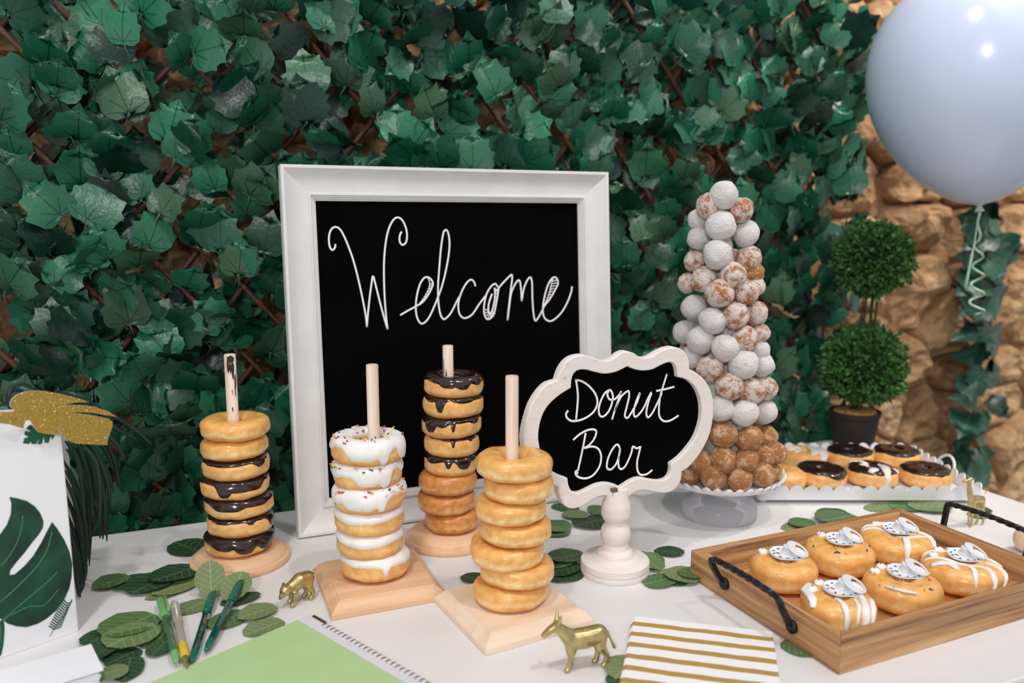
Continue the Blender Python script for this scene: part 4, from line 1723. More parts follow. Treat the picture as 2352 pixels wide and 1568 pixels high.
def build_wood_tray():
    t = thing('wooden_tray', 'brown wooden serving tray with twisted black iron handles at the right', 'tray', TRAY_O, (0, 0, TRAY_A))
    # local: x along the long back edge, y = 0 back edge, -W front edge
    L, W, H = TRAY_L, TRAY_W, TRAY_H
    prof = [(0, 0.0), (0, H - 0.001), (0.0155, H), (0.024, 0.012), (0.024, 0.0)]
    R = lambda x, y, a: Matrix.Translation((x, y, 0)) @ Matrix.Rotation(a, 4, 'Z')
    mitre_rail('rail', L, prof, MT['traywood'], t, R(0, -W, 0))
    mitre_rail('rail', W, prof, MT['traywood'], t, R(L, -W, pi / 2))
    mitre_rail('rail', L, prof, MT['traywood'], t, R(L, 0, pi))
    mitre_rail('rail', W, prof, MT['traywood'], t, R(0, 0, -pi / 2))
    # floor planks
    n = 3
    y0, y1 = -W + 0.0245, -0.0245
    for k in range(n):
        mb = MB()
        a, b = y0 + (y1 - y0) * k / n, y0 + (y1 - y0) * (k + 1) / n
        mb.box(0.0245, L - 0.0245, a + 0.0002, b - 0.0002, 0.003, 0.0125)
        o = mb.build('plank', MT['trayfloor'], t, smooth=False)
        bevel(o, 0.0006, 1)

    def handle(xo, s, lift, outx):
        ya, yb = -0.076, -0.200
        zb = 0.023
        h = None
        A, B = Vector((xo, ya, zb)), Vector((xo, yb, zb))
        At = Vector((xo + s * outx, ya + 0.002, zb + lift))
        Bt = Vector((xo + s * outx, yb - 0.002, zb + lift))
        pts = [A + Vector((s * 0.003, 0, 0)), A.lerp(At, .5) + Vector((s * .004, 0.001, 0)), At + Vector((0, -0.001, -0.004)), At + Vector((0, -0.006, 0.000))]
        pts += [At.lerp(Bt, k / 8) + Vector((0, 0, 0.003 * sin(pi * k / 8))) for k in range(1, 8)]
        pts += [Bt + Vector((0, 0.006, 0.0)), Bt + Vector((0, 0.001, -0.004)), B.lerp(Bt, .5) + Vector((s * .004, -.001, 0)), B + Vector((s * 0.003, 0, 0))]
        P = spline(pts, 7)
        N = len(P)
        mb = MB()
        lo, hi = int(N * 0.24), int(N * 0.76)
        tw = 0.0
        # square bar, twisted along its middle
        vs_, fs = [], []
        ref = Vector((s * 0.3, 0, 1))
        for k in range(N):
            tg = (P[min(k + 1, N - 1)] - P[max(0, k - 1)]).normalized()
            b = Vector((1, 0, 0)) - tg * tg.x
            b.normalize()
            c = tg.cross(b)
            if lo < k < hi:
                tw += 0.26
            w, th = (0.0046, 0.0046) if lo < k < hi else (0.0050, 0.0036)
            for i in range(4):
                a = pi / 4 + i * pi / 2 + tw
                vs_.append(P[k] + (c * cos(a) + b * sin(a)) * w)
        for k in range(N - 1):
            for i in range(4):
                j = (i + 1) % 4
                fs.append((k * 4 + i, k * 4 + j, k * 4 + 4 + j, k * 4 + 4 + i))
        fs += [(3, 2, 1, 0), tuple(range(4 * N - 4, 4 * N))]
        hd = part('handle', vs_, fs, MT['iron'], t, smooth=False)
        bevel(hd, 0.0006, 1, 50)
        for q in (A, B):
            m = MB()
            mt = Matrix.Translation(q) @ Matrix.Rotation(s * pi / 2, 4, 'Y')
            m.lathe([(0.0085, 0.0), (0.0085, 0.0035), (0.0078, 0.0045), (0.0045, 0.005), (0.0042, 0.0066), (0.0028, 0.0082), (0.0005, 0.0088)], 20, mt)
            b_ = m.build('bolt', MT['iron'], hd)
    handle(0.0, -1, 0.039, 0.023)
    handle(L, 1, 0.048, 0.012)
    M = root_mat(t)
    zt = 0.0128
    D_ = [((1799, 1303), 152, 'plain', 0, 'plain donut with pacifier charm nearest the wooden tray left handle'),
          ((1927, 1268), 156, 'spr', 1, 'donut with pacifier charm and tiny sprinkles, middle of the wooden tray back row'),
          ((2057, 1243), 158, 'drz', 1, 'drizzled donut with a pacifier charm in the back corner of the wooden tray'),
          ((2212, 1308), 176, 'drz2', 2, 'striped drizzled donut with a pacifier charm at the right of the wooden tray'),
          ((2083, 1352), 172, 'spr2', 2, 'glazed donut with pacifier charm and sprinkles in the middle of the wooden tray'),
          ((1937, 1403), 170, 'drz3', 2, 'drizzled donut with pacifier charm in the front corner of the wooden tray')]
    ch_lab = ['clear pacifier charm on the plain donut near the left handle', 'clear pacifier charm on the sprinkled donut in the back row', 'clear pacifier charm on the donut in the back corner of the tray', 'clear pacifier charm on the striped donut at the right', 'clear pacifier charm on the donut in the middle of the tray', 'clear pacifier charm on the donut in the front corner of the tray']
    for k, ((u, v), dm, kind, eyes, lab) in enumerate(D_):
        p = G(u, v + 4, 0.034)
        p.z = zt
        R = dm / 2 * depth((p.x, p.y, 0.03)) / FPX
        loc = M.inverted() @ p                      # keep inside the rails
        loc.x = max(0.026 + R, min(TRAY_L - 0.026 - R, loc.x))
        loc.y = max(-TRAY_W + 0.027 + R, min(-0.027 - R, loc.y))
        p = M @ loc
        p.z = zt
        h = 0.038
        kw = {}
        if kind == 'spr':
            kw = dict(sprinkles=14, sprange=((0, 6.28), (.9, 1.6)))
        elif kind == 'spr2':
            kw = dict(sprinkles=14, sprange=((0, 6.28), (.8, 1.6)), drizzle=('glaze', [([(-.4, -.75), (.0, -.85), (.35, -.8)], .004)]))
        elif kind == 'drz':
            kw = dict(drizzle=('icing', [([(-.95, .1), (-.5, .35), (0, .45)], .0032), ([(-.9, -.15), (-.4, .0), (.2, -.25), (.8, .0)], .0036), ([(.2, -.3), (.3, -.75), (.28, -1.15)], .0055), ([(.5, .3), (.85, .2), (.97, -.2)], .0045), ([(-.7, .5), (-.2, .6)], .003)]))
        elif kind == 'drz2':
            kw = dict(drizzle=('icing', [([(-.95, .0), (-.5, .3), (.1, .35)], .0030), ([(-.9, -.3), (-.3, -.25), (.2, -.5), (.35, -1.0)], .0040), ([(-.7, -.6), (-.3, -.5), (-.1, -.75)], .0060), ([(.1, -.2), (.6, -.4), (.75, -.75), (.8, -1.05)], .0040), ([(.5, .0), (.9, -.1), (.98, -.45)], .0036), ([(.5, .3), (.9, .2)], .0032), ([(-.4, .65), (.2, .7)], .003)]))
        elif kind == 'drz3':
            kw = dict(drizzle=('icing', [([(-.75, .5), (-.85, .0), (-.65, -.5), (-.6, -.75)], .0065), ([(-.1, -.2), (.1, -.6), (.25, -.95), (.3, -1.15)], .0040), ([(.55, .1), (.65, -.4), (.68, -.85), (.7, -1.1)], .0055), ([(.4, -.2), (.5, -.6), (.5, -.9)], .0028), ([(.8, .1), (.85, -.4), (.8, -.8)], .004)]))
        dn, S = donut('donut', lab, p, R, h, 0.0, (0, 0), seed=100 + k * 9, dough='dough', group='donuts on the wooden tray', rin=0.005, fine=True, **kw)
        # pacifier charm lying over the middle
        top = p + Vector((0, 0, h * 1.02)) + HR * 0.007 + HF * 0.006
        pc = thing('pacifier_charm', ch_lab[k], 'charm', top, (0.20, 0.04, -YAW + 0.05), 'pacifier charms on the wooden tray donuts')
        a, b = 0.0250, 0.0180
        n, m = 40, 6
        vs_, fs = [], []
        for side in (0, 1):
            for j in range(m + 1):
                s = j / m
                for i in range(n):
                    th = 2 * pi * i / n
                    pinch = 1 - 0.16 * abs(sin(th)) ** 6
                    z = 0.0022 * s * s - (0.0 if side == 0 else 0.0018)
                    vs_.append((a * s * cos(th), b * s * sin(th) * pinch, z + 0.002))
        for side in (0, 1):
            o_ = side * (m + 1) * n
            for j in range(m):
                for i in range(n):
                    q = (i + 1) % n
                    f = (o_ + j * n + i, o_ + j * n + q, o_ + (j + 1) * n + q, o_ + (j + 1) * n + i)
                    fs.append(f if side else tuple(reversed(f)))
        for i in range(n):
            q = (i + 1) % n
            fs.append((m * n + i, m * n + q, (2 * m + 1) * n + q, (2 * m + 1) * n + i))
        sh = part('shield', vs_, fs, MT['white_plastic'], pc)
        mb = MB()
        mb.lathe([(0.0082, 0.002), (0.0076, 0.004), (0.0058, 0.005), (0.0052, 0.0090), (0.0062, 0.0100), (0.0060, 0.0116), (0.0045, 0.0124), (0.0005, 0.0127)], 24, Matrix.Translation((0.000, 0.004, 0)))
        o_ = mb.build('knob', MT['clear2'], pc)
        autosmooth(o_, 40)
        rm = Matrix.Translation((0.0130, 0.0015, 0.0085)) @ Matrix.Rotation(0.33, 4, 'Y') @ Matrix.Rotation(0.10, 4, 'X')
        lo_ = [(0.0160 * cos(2 * pi * q / 36), 0.0155 * sin(2 * pi * q / 36)) for q in range(36)]
        li_ = [(0.0050 + 0.0080 * cos(2 * pi * q / 24), 0.0004 + 0.0104 * sin(2 * pi * q / 24)) for q in range(24)]
        ro = filled('ring', [lo_, li_], 0.0026, MT['clear2'], pc, 0.0009, rm)
        autosmooth(ro, 50)
        rnd = random.Random(k + 3)
        marks = [(-.74, .25), (-.80, -.1), (-.55, -.5), (-.2, -.68), (.15, -.72), (-.4, .55), (.45, -.55)]
        for q, (mx, my) in enumerate(marks):
            mm = MB()
            rs = math.sqrt(mx * mx + my * my)
            c = Vector((a * mx, b * my, 0.002 + 0.0022 * rs * rs + 0.0003))
            mm.lathe([(1, 0), (0.9, 0.0004)], 10, Matrix.Translation(c) @ Matrix.Rotation(rnd.uniform(-.4, .9), 4, 'Z') @ Matrix.Diagonal((rnd.uniform(.0018, .0028), rnd.uniform(.0010, .0015), 1, 1)))
            mm.build('print_mark', MT['spr_cyan'] if q != 2 else MT['spr_blue'], sh)
        mm = MB()
        mm.lathe([(1, 0), (0.9, 0.0004)], 10, Matrix.Translation((a * -.55, b * .0, 0.002 + 0.0022 * .3 + 0.0003)) @ Matrix.Rotation(-.5, 4, 'Z') @ Matrix.Diagonal((.0030, .0012, 1, 1)))
        mm.build('vent_slot', MT['spr_brown'], sh)
        # candy eyes
        names = ['left candy eye', 'right candy eye']
        for e in range(eyes if eyes else 1):
            fx, fy = ((-.62, .28), (-.30, .62))[e if eyes != 1 else 1] if eyes else (-.5, .45)
            q = p + HR * fx * R + HF * fy * R
            rel = Vector((fx * R, fy * R))
            rr_ = rel.length
            a0, rc_ = (R - 0.005) / 2, (R + 0.005) / 2
            cc = max(-1, min(1, (rr_ - rc_) / a0))
            ph = math.acos(math.copysign(abs(cc) ** (1 / .82), cc))
            th = atan2((q - p).y, (q - p).x)
            sp_ = S(th, ph)
            ey = thing('candy_eye', '%s of the %s' % (names[e], ['plain donut near the left tray handle', 'sprinkled back-row donut', 'back-corner drizzled donut', 'right striped donut', 'middle donut on the wooden tray', 'front-corner donut on the wooden tray'][k]), 'candy', p + sp_ + Vector((0, 0, -0.001)), (0.2, -0.1, 0), 'candy eyes on the wooden tray donuts')
            m_ = MB()
            m_.lathe([(0.0056, 0), (0.0064, 0.0016), (0.0058, 0.0034), (0.0036, 0.0046), (0.0004, 0.0050)], 20)
            w_ = m_.build('eye_white', MT['bead'], ey)
            m_ = MB()
            m_.lathe([(0.0013, 0.0044), (0.0011, 0.0052), (0.0003, 0.0053)], 12, Matrix.Translation((0.0004, 0.0022, -0.0003)))
            m_.build('pupil', MT['black'], ey)


build_wood_tray()


# ================================================================== TABLE LEAVES
EUC_HALF = [(0, 0), (.15, .03), (.28, .14), (.37, .32), (.39, .52), (.33, .74), (.19, .92), (0, 1)]
EUC = []
for _k in range(5):
    v, f, uv = leaf_geom(EUC_HALF, [.05, .12, .02, .16, .08][_k], [-.03, .0, -.06, -.02, -.08][_k], 0.02, 40 + _k)
    zmin = min(q.z for q in v)
    EUC.append(([Vector((q.x, q.y, q.z - zmin)) for q in v], f, uv))
EUC_ME = {}


def silk_leaf(u0, v0, u1, v1, wr, tone, z, label, k, tilt=None):
    a, b = G(u0, v0, z), G(u1, v1, z)
    if tilt:
        b = a + (b - a).normalized() * tilt[1]
        tilt = tilt[0]
    L = (b - a).length
    d = (b - a).normalized()
    s = Vector((d.y, -d.x, 0))
    if abs(u1 - u0) > 1.3 * abs(v1 - v0):
        wr = min(1.05, wr * 1.5)
    up = Vector((0, 0, 1))
    if tilt:
        R = Matrix.Rotation(tilt, 3, s)
        d, up = R @ d, R @ up
    key = (k % 5, tone)
    if key not in EUC_ME:
        v, f, uv = EUC[k % 5]
        me = mesh('silk_leaf', v, f, True, uv)
        me.materials.append(MT['euc_' + tone])
        EUC_ME[key] = me
    o = link('silk_leaf', EUC_ME[key])
    w = L * wr / 0.78
    o.matrix_basis = Matrix.Translation(a + Vector((0, 0, 0.0004))) @ Matrix((s * w, d * L, up * L)).transposed().to_4x4()
    return tag(o, label, 'leaf', 'silk leaves strewn on the table')


LEAVES = [
    (470, 1270, 400, 1248, .62, 'dark', .0, 'dark leaf lying alone left of the left donut stand'),
    (296, 1322, 212, 1352, .58, 'mid', .004, 'grey green leaf leftmost in the cluster before the left stand'),
    (340, 1318, 268, 1360, .6, 'dark', .001, 'very dark leaf second from left in the cluster before the left stand'),
    (385, 1318, 300, 1368, .62, 'dark', .0025, 'very dark leaf beside the paler leftmost leaves'),
    (450, 1300, 350, 1342, .62, 'dark', .006, 'dark leaf on top of the cluster before the left stand'),
    (452, 1332, 348, 1368, .50, 'light', .002, 'sage leaf under the dark top leaf of the cluster'),
    (430, 1350, 332, 1378, .40, 'light', .0, 'sage leaf edge lowest in the cluster before the left stand'),
    (486, 1368, 482, 1296, .85, 'light', .004, 'round sage leaf standing against the left donut stand'),
    (530, 1382, 585, 1310, .85, 'light', .004, 'round sage leaf under the cap of the upright teal pen'),
    (505, 1388, 600, 1370, .42, 'dark', .0, 'dark leaf between the two teal pens'),
    (480, 1378, 404, 1412, .58, 'light', .0, 'sage leaf behind the clear pen'),
    (634, 1392, 545, 1422, .55, 'light', .004, 'sage leaf right of the teal pens'),
    (560, 1402, 482, 1448, .52, 'mid', .001, 'green leaf under the barrel of the upright teal pen'),
    (650, 1425, 560, 1462, .52, 'light', .0, 'sage leaf touching the green paper'),
    (352, 1410, 235, 1470, .68, 'mid', .003, 'large pale leaf at the back of the left front cluster'),
    (352, 1432, 245, 1490, .72, 'light', .006, 'large sage leaf on top of the left front cluster'),
    (365, 1425, 330, 1490, .55, 'mid', .001, 'green leaf behind the large sage leaf'),
    (268, 1440, 196, 1490, .62, 'dark', .002, 'dark leaf at the left rim of the left front cluster'),
    (262, 1475, 205, 1520, .72, 'dark', .004, 'dark veined leaf beside the white card stack'),
    (345, 1508, 392, 1468, .80, 'dark', .003, 'dark veined leaf under the light green pen'),
    (320, 1490, 240, 1530, .6, 'dark', .0, 'dark leaf in the middle of the left front cluster'),
    (300, 1510, 285, 1568, .7, 'dark', .001, 'dark leaf at the lower rim of the left front cluster'),
    (296, 1535, 226, 1552, .80, 'light', .005, 'sage leaf nearest the lower left corner'),
    (1110, 1338, 1062, 1322, .62, 'dark', .0, 'dark leaf peeking out left of the front donut stack'),
    (1340, 1270, 1262, 1290, .58, 'mid', .005, 'green leaf on top of the pile behind the front stack'),
    (1240, 1300, 1320, 1275, .55, 'mid', .003, 'green leaf across the pile behind the front stack'),
    (1325, 1292, 1250, 1322, .55, 'dark', .002, 'dark leaf in the pile behind the front stack'),
    (1330, 1305, 1258, 1336, .55, 'dark', .0, 'dark leaf lowest in the pile behind the front stack'),
    (1240, 1203, 1310, 1220, .62, 'mid', .002, 'green leaf just right of the front stack'),
    (1240, 1225, 1312, 1228, .45, 'mid', .0, 'green leaf under the one just right of the front stack'),
    (1268, 1160, 1330, 1172, .55, 'dark', .0, 'dark leaf under the lower lobe of the sign'),
    (1292, 1178, 1352, 1188, .60, 'light', .003, 'sage leaf on the dark ones behind the sign'),
    (1395, 1190, 1320, 1212, .60, 'dark', .001, 'dark leaf left of the sign stand'),
    (1395, 1165, 1362, 1182, .7, 'mid', .002, 'small green leaf touching the sign stand'),
    (1504, 1262, 1572, 1276, .58, 'dark', .0, 'dark leaf lying apart right of the sign stand'),
    (1462, 1268, 1518, 1312, .60, 'light', .004, 'sage leaf nearest the sign stand'),
    (1500, 1310, 1490, 1268, .6, 'mid', .0, 'green leaf half under the sage leaf by the sign stand'),
    (1480, 1342, 1552, 1328, .55, 'mid', .002, 'green leaf in front of the sign stand'),
    (1535, 1305, 1600, 1340, .62, 'light', .004, 'sage leaf left of the wooden tray corner'),
    (1560, 1308, 1628, 1328, .62, 'mid', .006, 'green leaf touching the wooden tray corner'),
    (1572, 1330, 1540, 1345, .6, 'mid', .0, 'green leaf under the two by the wooden tray corner'),
    (1810, 1196, 1876, 1208, .68, 'mid', .003, 'green leaf at the back rim of the wooden tray'),
    (1800, 1218, 1852, 1204, .45, 'light', .0, 'pale leaf edge under the one at the back rim of the tray'),
    (1876, 1172, 1952, 1190, .52, 'dark', .002, 'dark leaf between the two trays'),
    (1960, 1182, 1884, 1204, .55, 'mid', .004, 'green leaf leaning on the dark one between the trays'),
    (1990, 1172, 2050, 1160, .4, 'light', .0, 'pale leaf sliver behind the tray back corner'),
    (2040, 1158, 2125, 1172, .62, 'mid', .001, 'green leaf under the white tray front edge'),
    (2085, 1160, 2190, 1168, .58, 'light', .004, 'sage leaf under the white tray front edge'),
    (2228, 1172, 2278, 1172, .6, 'dark', .002, 'small dark leaf behind the gold giraffe'),
    (2226, 1186, 2268, 1182, .6, 'mid', .0, 'small green leaf between the legs of the gold giraffe'),
    (1798, 1472, 1880, 1506, .66, 'mid', .0, 'green leaf at the front corner of the wooden tray'),
    (1448, 1508, 1412, 1560, .8, 'light', .003, 'sage leaf left of the striped napkins'),
    (1445, 1562, 1390, 1566, .8, 'dark', .002, 'dark leaf at the lower edge left of the striped napkins'),
]
for _k, q in enumerate(LEAVES):
    tl = None
    if 'standing against' in q[7]:
        tl = (0.95, 0.047)
    elif 'under the cap' in q[7]:
        tl = (0.42, 0.050)
    silk_leaf(*q, _k, tl)


# ================================================================== PENS
def pen(label, u0, v0, u1, v1, capm, bodym, kind, z=0.006, zc=None):
    """from the cap end to the writing tip"""
    a, b = G(u0, v0, zc or z), G(u1, v1, z)
    d = (b - a)
    L = d.length
    t = thing('pen', label, 'pen', a, (0, 0, 0), 'pens on the table')
    q = d.to_track_quat('X', 'Z')
    t.rotation_euler = q.to_euler()
    R = Matrix.Rotation(pi / 2, 4, 'Y')
    r = 0.0047
    mb = MB()
    if kind == 'stick':
        mb.lathe([(r * .92, 0.30 * L), (r, 0.31 * L), (r, 0.84 * L), (r * .9, 0.86 * L)], 8, R)
        autosmooth(mb.build('barrel', bodym, t), 25)
        mb = MB()
        mb.lathe([(r * .98, 0.855 * L), (r * .95, 0.90 * L), (r * .55, 0.97 * L), (r * .3, 0.975 * L), (r * .16, L)], 16, R)
        autosmooth(mb.build('tip', capm, t), 40)
        mb = MB()
        mb.lathe([(r * .55, 0.0), (r * .95, 0.012 * L), (r * 1.18, 0.05 * L), (r * 1.22, 0.315 * L), (r * 1.05, 0.318 * L)], 20, R)
        c = autosmooth(mb.build('cap', capm, t), 40)
        mb = MB()
        mb.tube([(0.03 * L, r * .7, r * .9), (0.05 * L, r * 1.1, r * 1.5), (0.26 * L, r * 1.1, r * 1.6), (0.30 * L, r * .95, r * 1.1)], 0.0013, 6)
        mb.build('clip', capm, c)
    else:
        mb.lathe([(r * .9, 0.26 * L), (r, 0.28 * L), (r, 0.70 * L)], 20, R)
        mb.build('barrel', MT['clear_pen'], t)
        mb = MB()
        mb.lathe([(r * .55, 0.10 * L), (r * .55, 0.80 * L)], 12, R)
        mb.build('ink_tube', MT['ink'], t)
        mb = MB()
        mb.lathe([(r * 1.15, 0.68 * L), (r * 1.2, 0.70 * L), (r * 1.15, 0.86 * L), (r * 1.0, 0.865 * L)], 20, R)
        autosmooth(mb.build('grip', MT['pen_yellow'], t), 40)
        mb = MB()
        mb.lathe([(r * .95, 0.866 * L), (r * .9, 0.90 * L), (r * .6, 0.92 * L), (r * .5, 0.97 * L), (r * .14, L)], 16, R)
        autosmooth(mb.build('tip', MT['gold'], t), 40)
        mb = MB()
        mb.lathe([(r * .3, 0.0), (r * .95, 0.015 * L), (r * 1.25, 0.05 * L), (r * 1.25, 0.33 * L), (r * 1.1, 0.332 * L)], 20, R)
        c = autosmooth(mb.build('cap', MT['clear_pen'], t), 40)
        mb = MB()
        mb.tube([(0.04 * L, 0, r * .9), (0.06 * L, 0, r * 1.7), (0.29 * L, 0, r * 1.7), (0.31 * L, 0, r * 1.2)], 0.0014, 6)
        mb.build('clip', MT['clear_pen'], c)


pen('light green pen at the left of the four pens', 368, 1374, 407, 1524, MT['pen_lime'], MT['pen_green'], 'stick', .0085, .0105)
pen('clear gel pen with a yellow grip', 400, 1384, 430, 1534, None, None, 'gel', .0065, .007)
pen('shorter teal pen in the middle of the four pens', 489, 1362, 439, 1522, MT['pen_teal'], MT['pen_teal_dark'], 'stick', .0062)
pen('teal pen at the right resting on a sage leaf', 553, 1336, 471, 1498, MT['pen_teal'], MT['pen_teal_dark'], 'stick', .0062, .016)


# ================================================================== GUEST BOOK, CARDS, NAPKINS
def build_book():
    C = G(712, 1408, 0.006)
    C.z = 0
    e1 = (G(1010, 1568, .006) - G(725, 1408, .006)).normalized()
    ang = atan2(e1.y, e1.x)
    t = thing('guest_book', 'white wire-bound book with a bright green sheet at the front edge of the table', 'book', C, (0, 0, ang))
    L, W = 0.262, 0.205                 # x along the binding, y = -W..0 (binding at y=0)
    mb = MB()
    mb.box(0, L, -W, 0.0, 0.0, 0.0042)
    bevel(mb.build('page_block', MT['white_card'], t, smooth=False), 0.0006, 1)
    mb = MB()
    mb.box(0.0012, L - .002, -W + 0.001, -0.0195, 0.0046, 0.0050)
    mb.build('green_sheet', MT['green_paper'], t, smooth=False)
    mb = MB()
    mb.box(0.0, L, -0.0185, -0.0002, 0.0043, 0.0049)
    mb.build('cover_strip', MT['sheet'], t, smooth=False)
    for k in range(28):
        x = 0.036 + k * 0.0082
        m = MB()
        m.tube([(x, -0.0035 + 0.0050 * cos(2 * pi * q / 12), 0.0026 + 0.0030 * sin(2 * pi * q / 12)) for q in range(12)], 0.0006, 5, closed=True)
        m.build('wire_ring', MT['wire'], t)
    mb = MB()
    mb.box(0.008, 0.034, -0.0022, 0.0012, 0.0050, 0.0062)
    mb.build('binding_clip', MT['wire'], t, smooth=False)


build_book()


def build_cards():
    C = Vector((-0.128, 0.971, 0))
    ang = radians(-74)
    rnd = random.Random(8)
    names = ['topmost', 'second', 'third', 'fourth', 'fifth', 'sixth', 'seventh']
    n = 7
    for k in range(n):
        z = 0.0205 - (k + 1) * 0.0029
        d = Vector((rnd.uniform(-.004, .0), rnd.uniform(-.003, .001), 0)) if k else Vector((0, 0, 0))
        mb = MB()
        # folded card: two leaves with a rounded fold
        x0, x1, y0, y1 = 0, 0.064, -0.150, 0.0
        if k:
            x0 += rnd.uniform(0, .004)
            x1 -= rnd.uniform(0.002, .009)
        mb.box(x0, x1, y0, y1, 0.0001, 0.0013)
        mb.box(x0, x1, y0, y1, 0.0015, 0.0028)
        mb.box(x0, x1, y0, y0 + 0.0012, 0.0005, 0.0024)
        o = mb.build('folded_card', MT['white_card'], None, smooth=False)
        o.location = C + d + Vector((0, 0, z))
        o.rotation_euler = (0, 0, ang)
        tag(o, 'blank white folded card, %s in the stack at the lower left corner' % names[k], 'card', 'white cards at the lower left')


build_cards()


def napkin_print(period, first):
    M = Mat('striped_napkin_paper', 0.85)
    tc = M.n('ShaderNodeTexCoord')
    sp = M.n('ShaderNodeSeparateXYZ')
    M.l(tc.outputs['Object'], sp.inputs[0])
    nz = M.noise(22, 2, tc.outputs['Object'])
    y = M.math('ADD', sp.outputs[1], M.math('MULTIPLY', M.math('SUBTRACT', nz, 0.5), 0.006))
    f = M.math('FRACT', M.math('DIVIDE', M.math('ADD', M.math('MULTIPLY', y, -1.0), period * 0.5 - first + period * 4), period))
    k = M.math('LESS_THAN', M.math('ABSOLUTE', M.math('SUBTRACT', f, 0.5)), 0.20)
    M.color(M.mix(k, srgb(238, 238, 240), srgb(178, 142, 66)))
    M.bump(M.noise(320, 2, tc.outputs['Object']), 0.15, 0.0006)
    return M.m


def build_napkins():
    z = 0.0105
    A, B = G(1457, 1413, z), G(1770, 1449, z)
    ang = atan2((B - A).y, (B - A).x)
    S_ = 0.165
    p5 = (G(1443, 1562, z) - G(1455, 1430, z)).length / 5
    first = (G(1455, 1430, z) - A).length
    m = napkin_print(p5, first)
    names = ['top', 'second', 'third', 'fourth', 'lowest']
    rnd = random.Random(2)
    for k in range(5):
        mb = MB()
        mb.box(0, S_, -S_, 0, 0, 0.0020)
        o = mb.build('napkin', m, None, smooth=False)
        bevel(o, 0.0009, 2)
        o.location = Vector((A.x, A.y, z - 0.0021 * (k + 1))) + (Vector((rnd.uniform(-.003, .0), rnd.uniform(-.002, .002), 0)) if k else Vector())
        o.rotation_euler = (0, 0, ang + (rnd.uniform(-.012, .012) if k else 0))
        tag(o, '%s white paper napkin with gold stripes in the stack before the wooden tray' % names[k], 'napkin', 'striped napkin stack')


build_napkins()


# ================================================================== PRINTED PANEL, BOX, GOLD LEAF, PALM
PAN_P = G(181, 1449)
PAN_E = Vector((cos(radians(26)), sin(radians(26)), 0))
PAN_N = Vector((PAN_E.y, -PAN_E.x, 0))            # towards the viewer


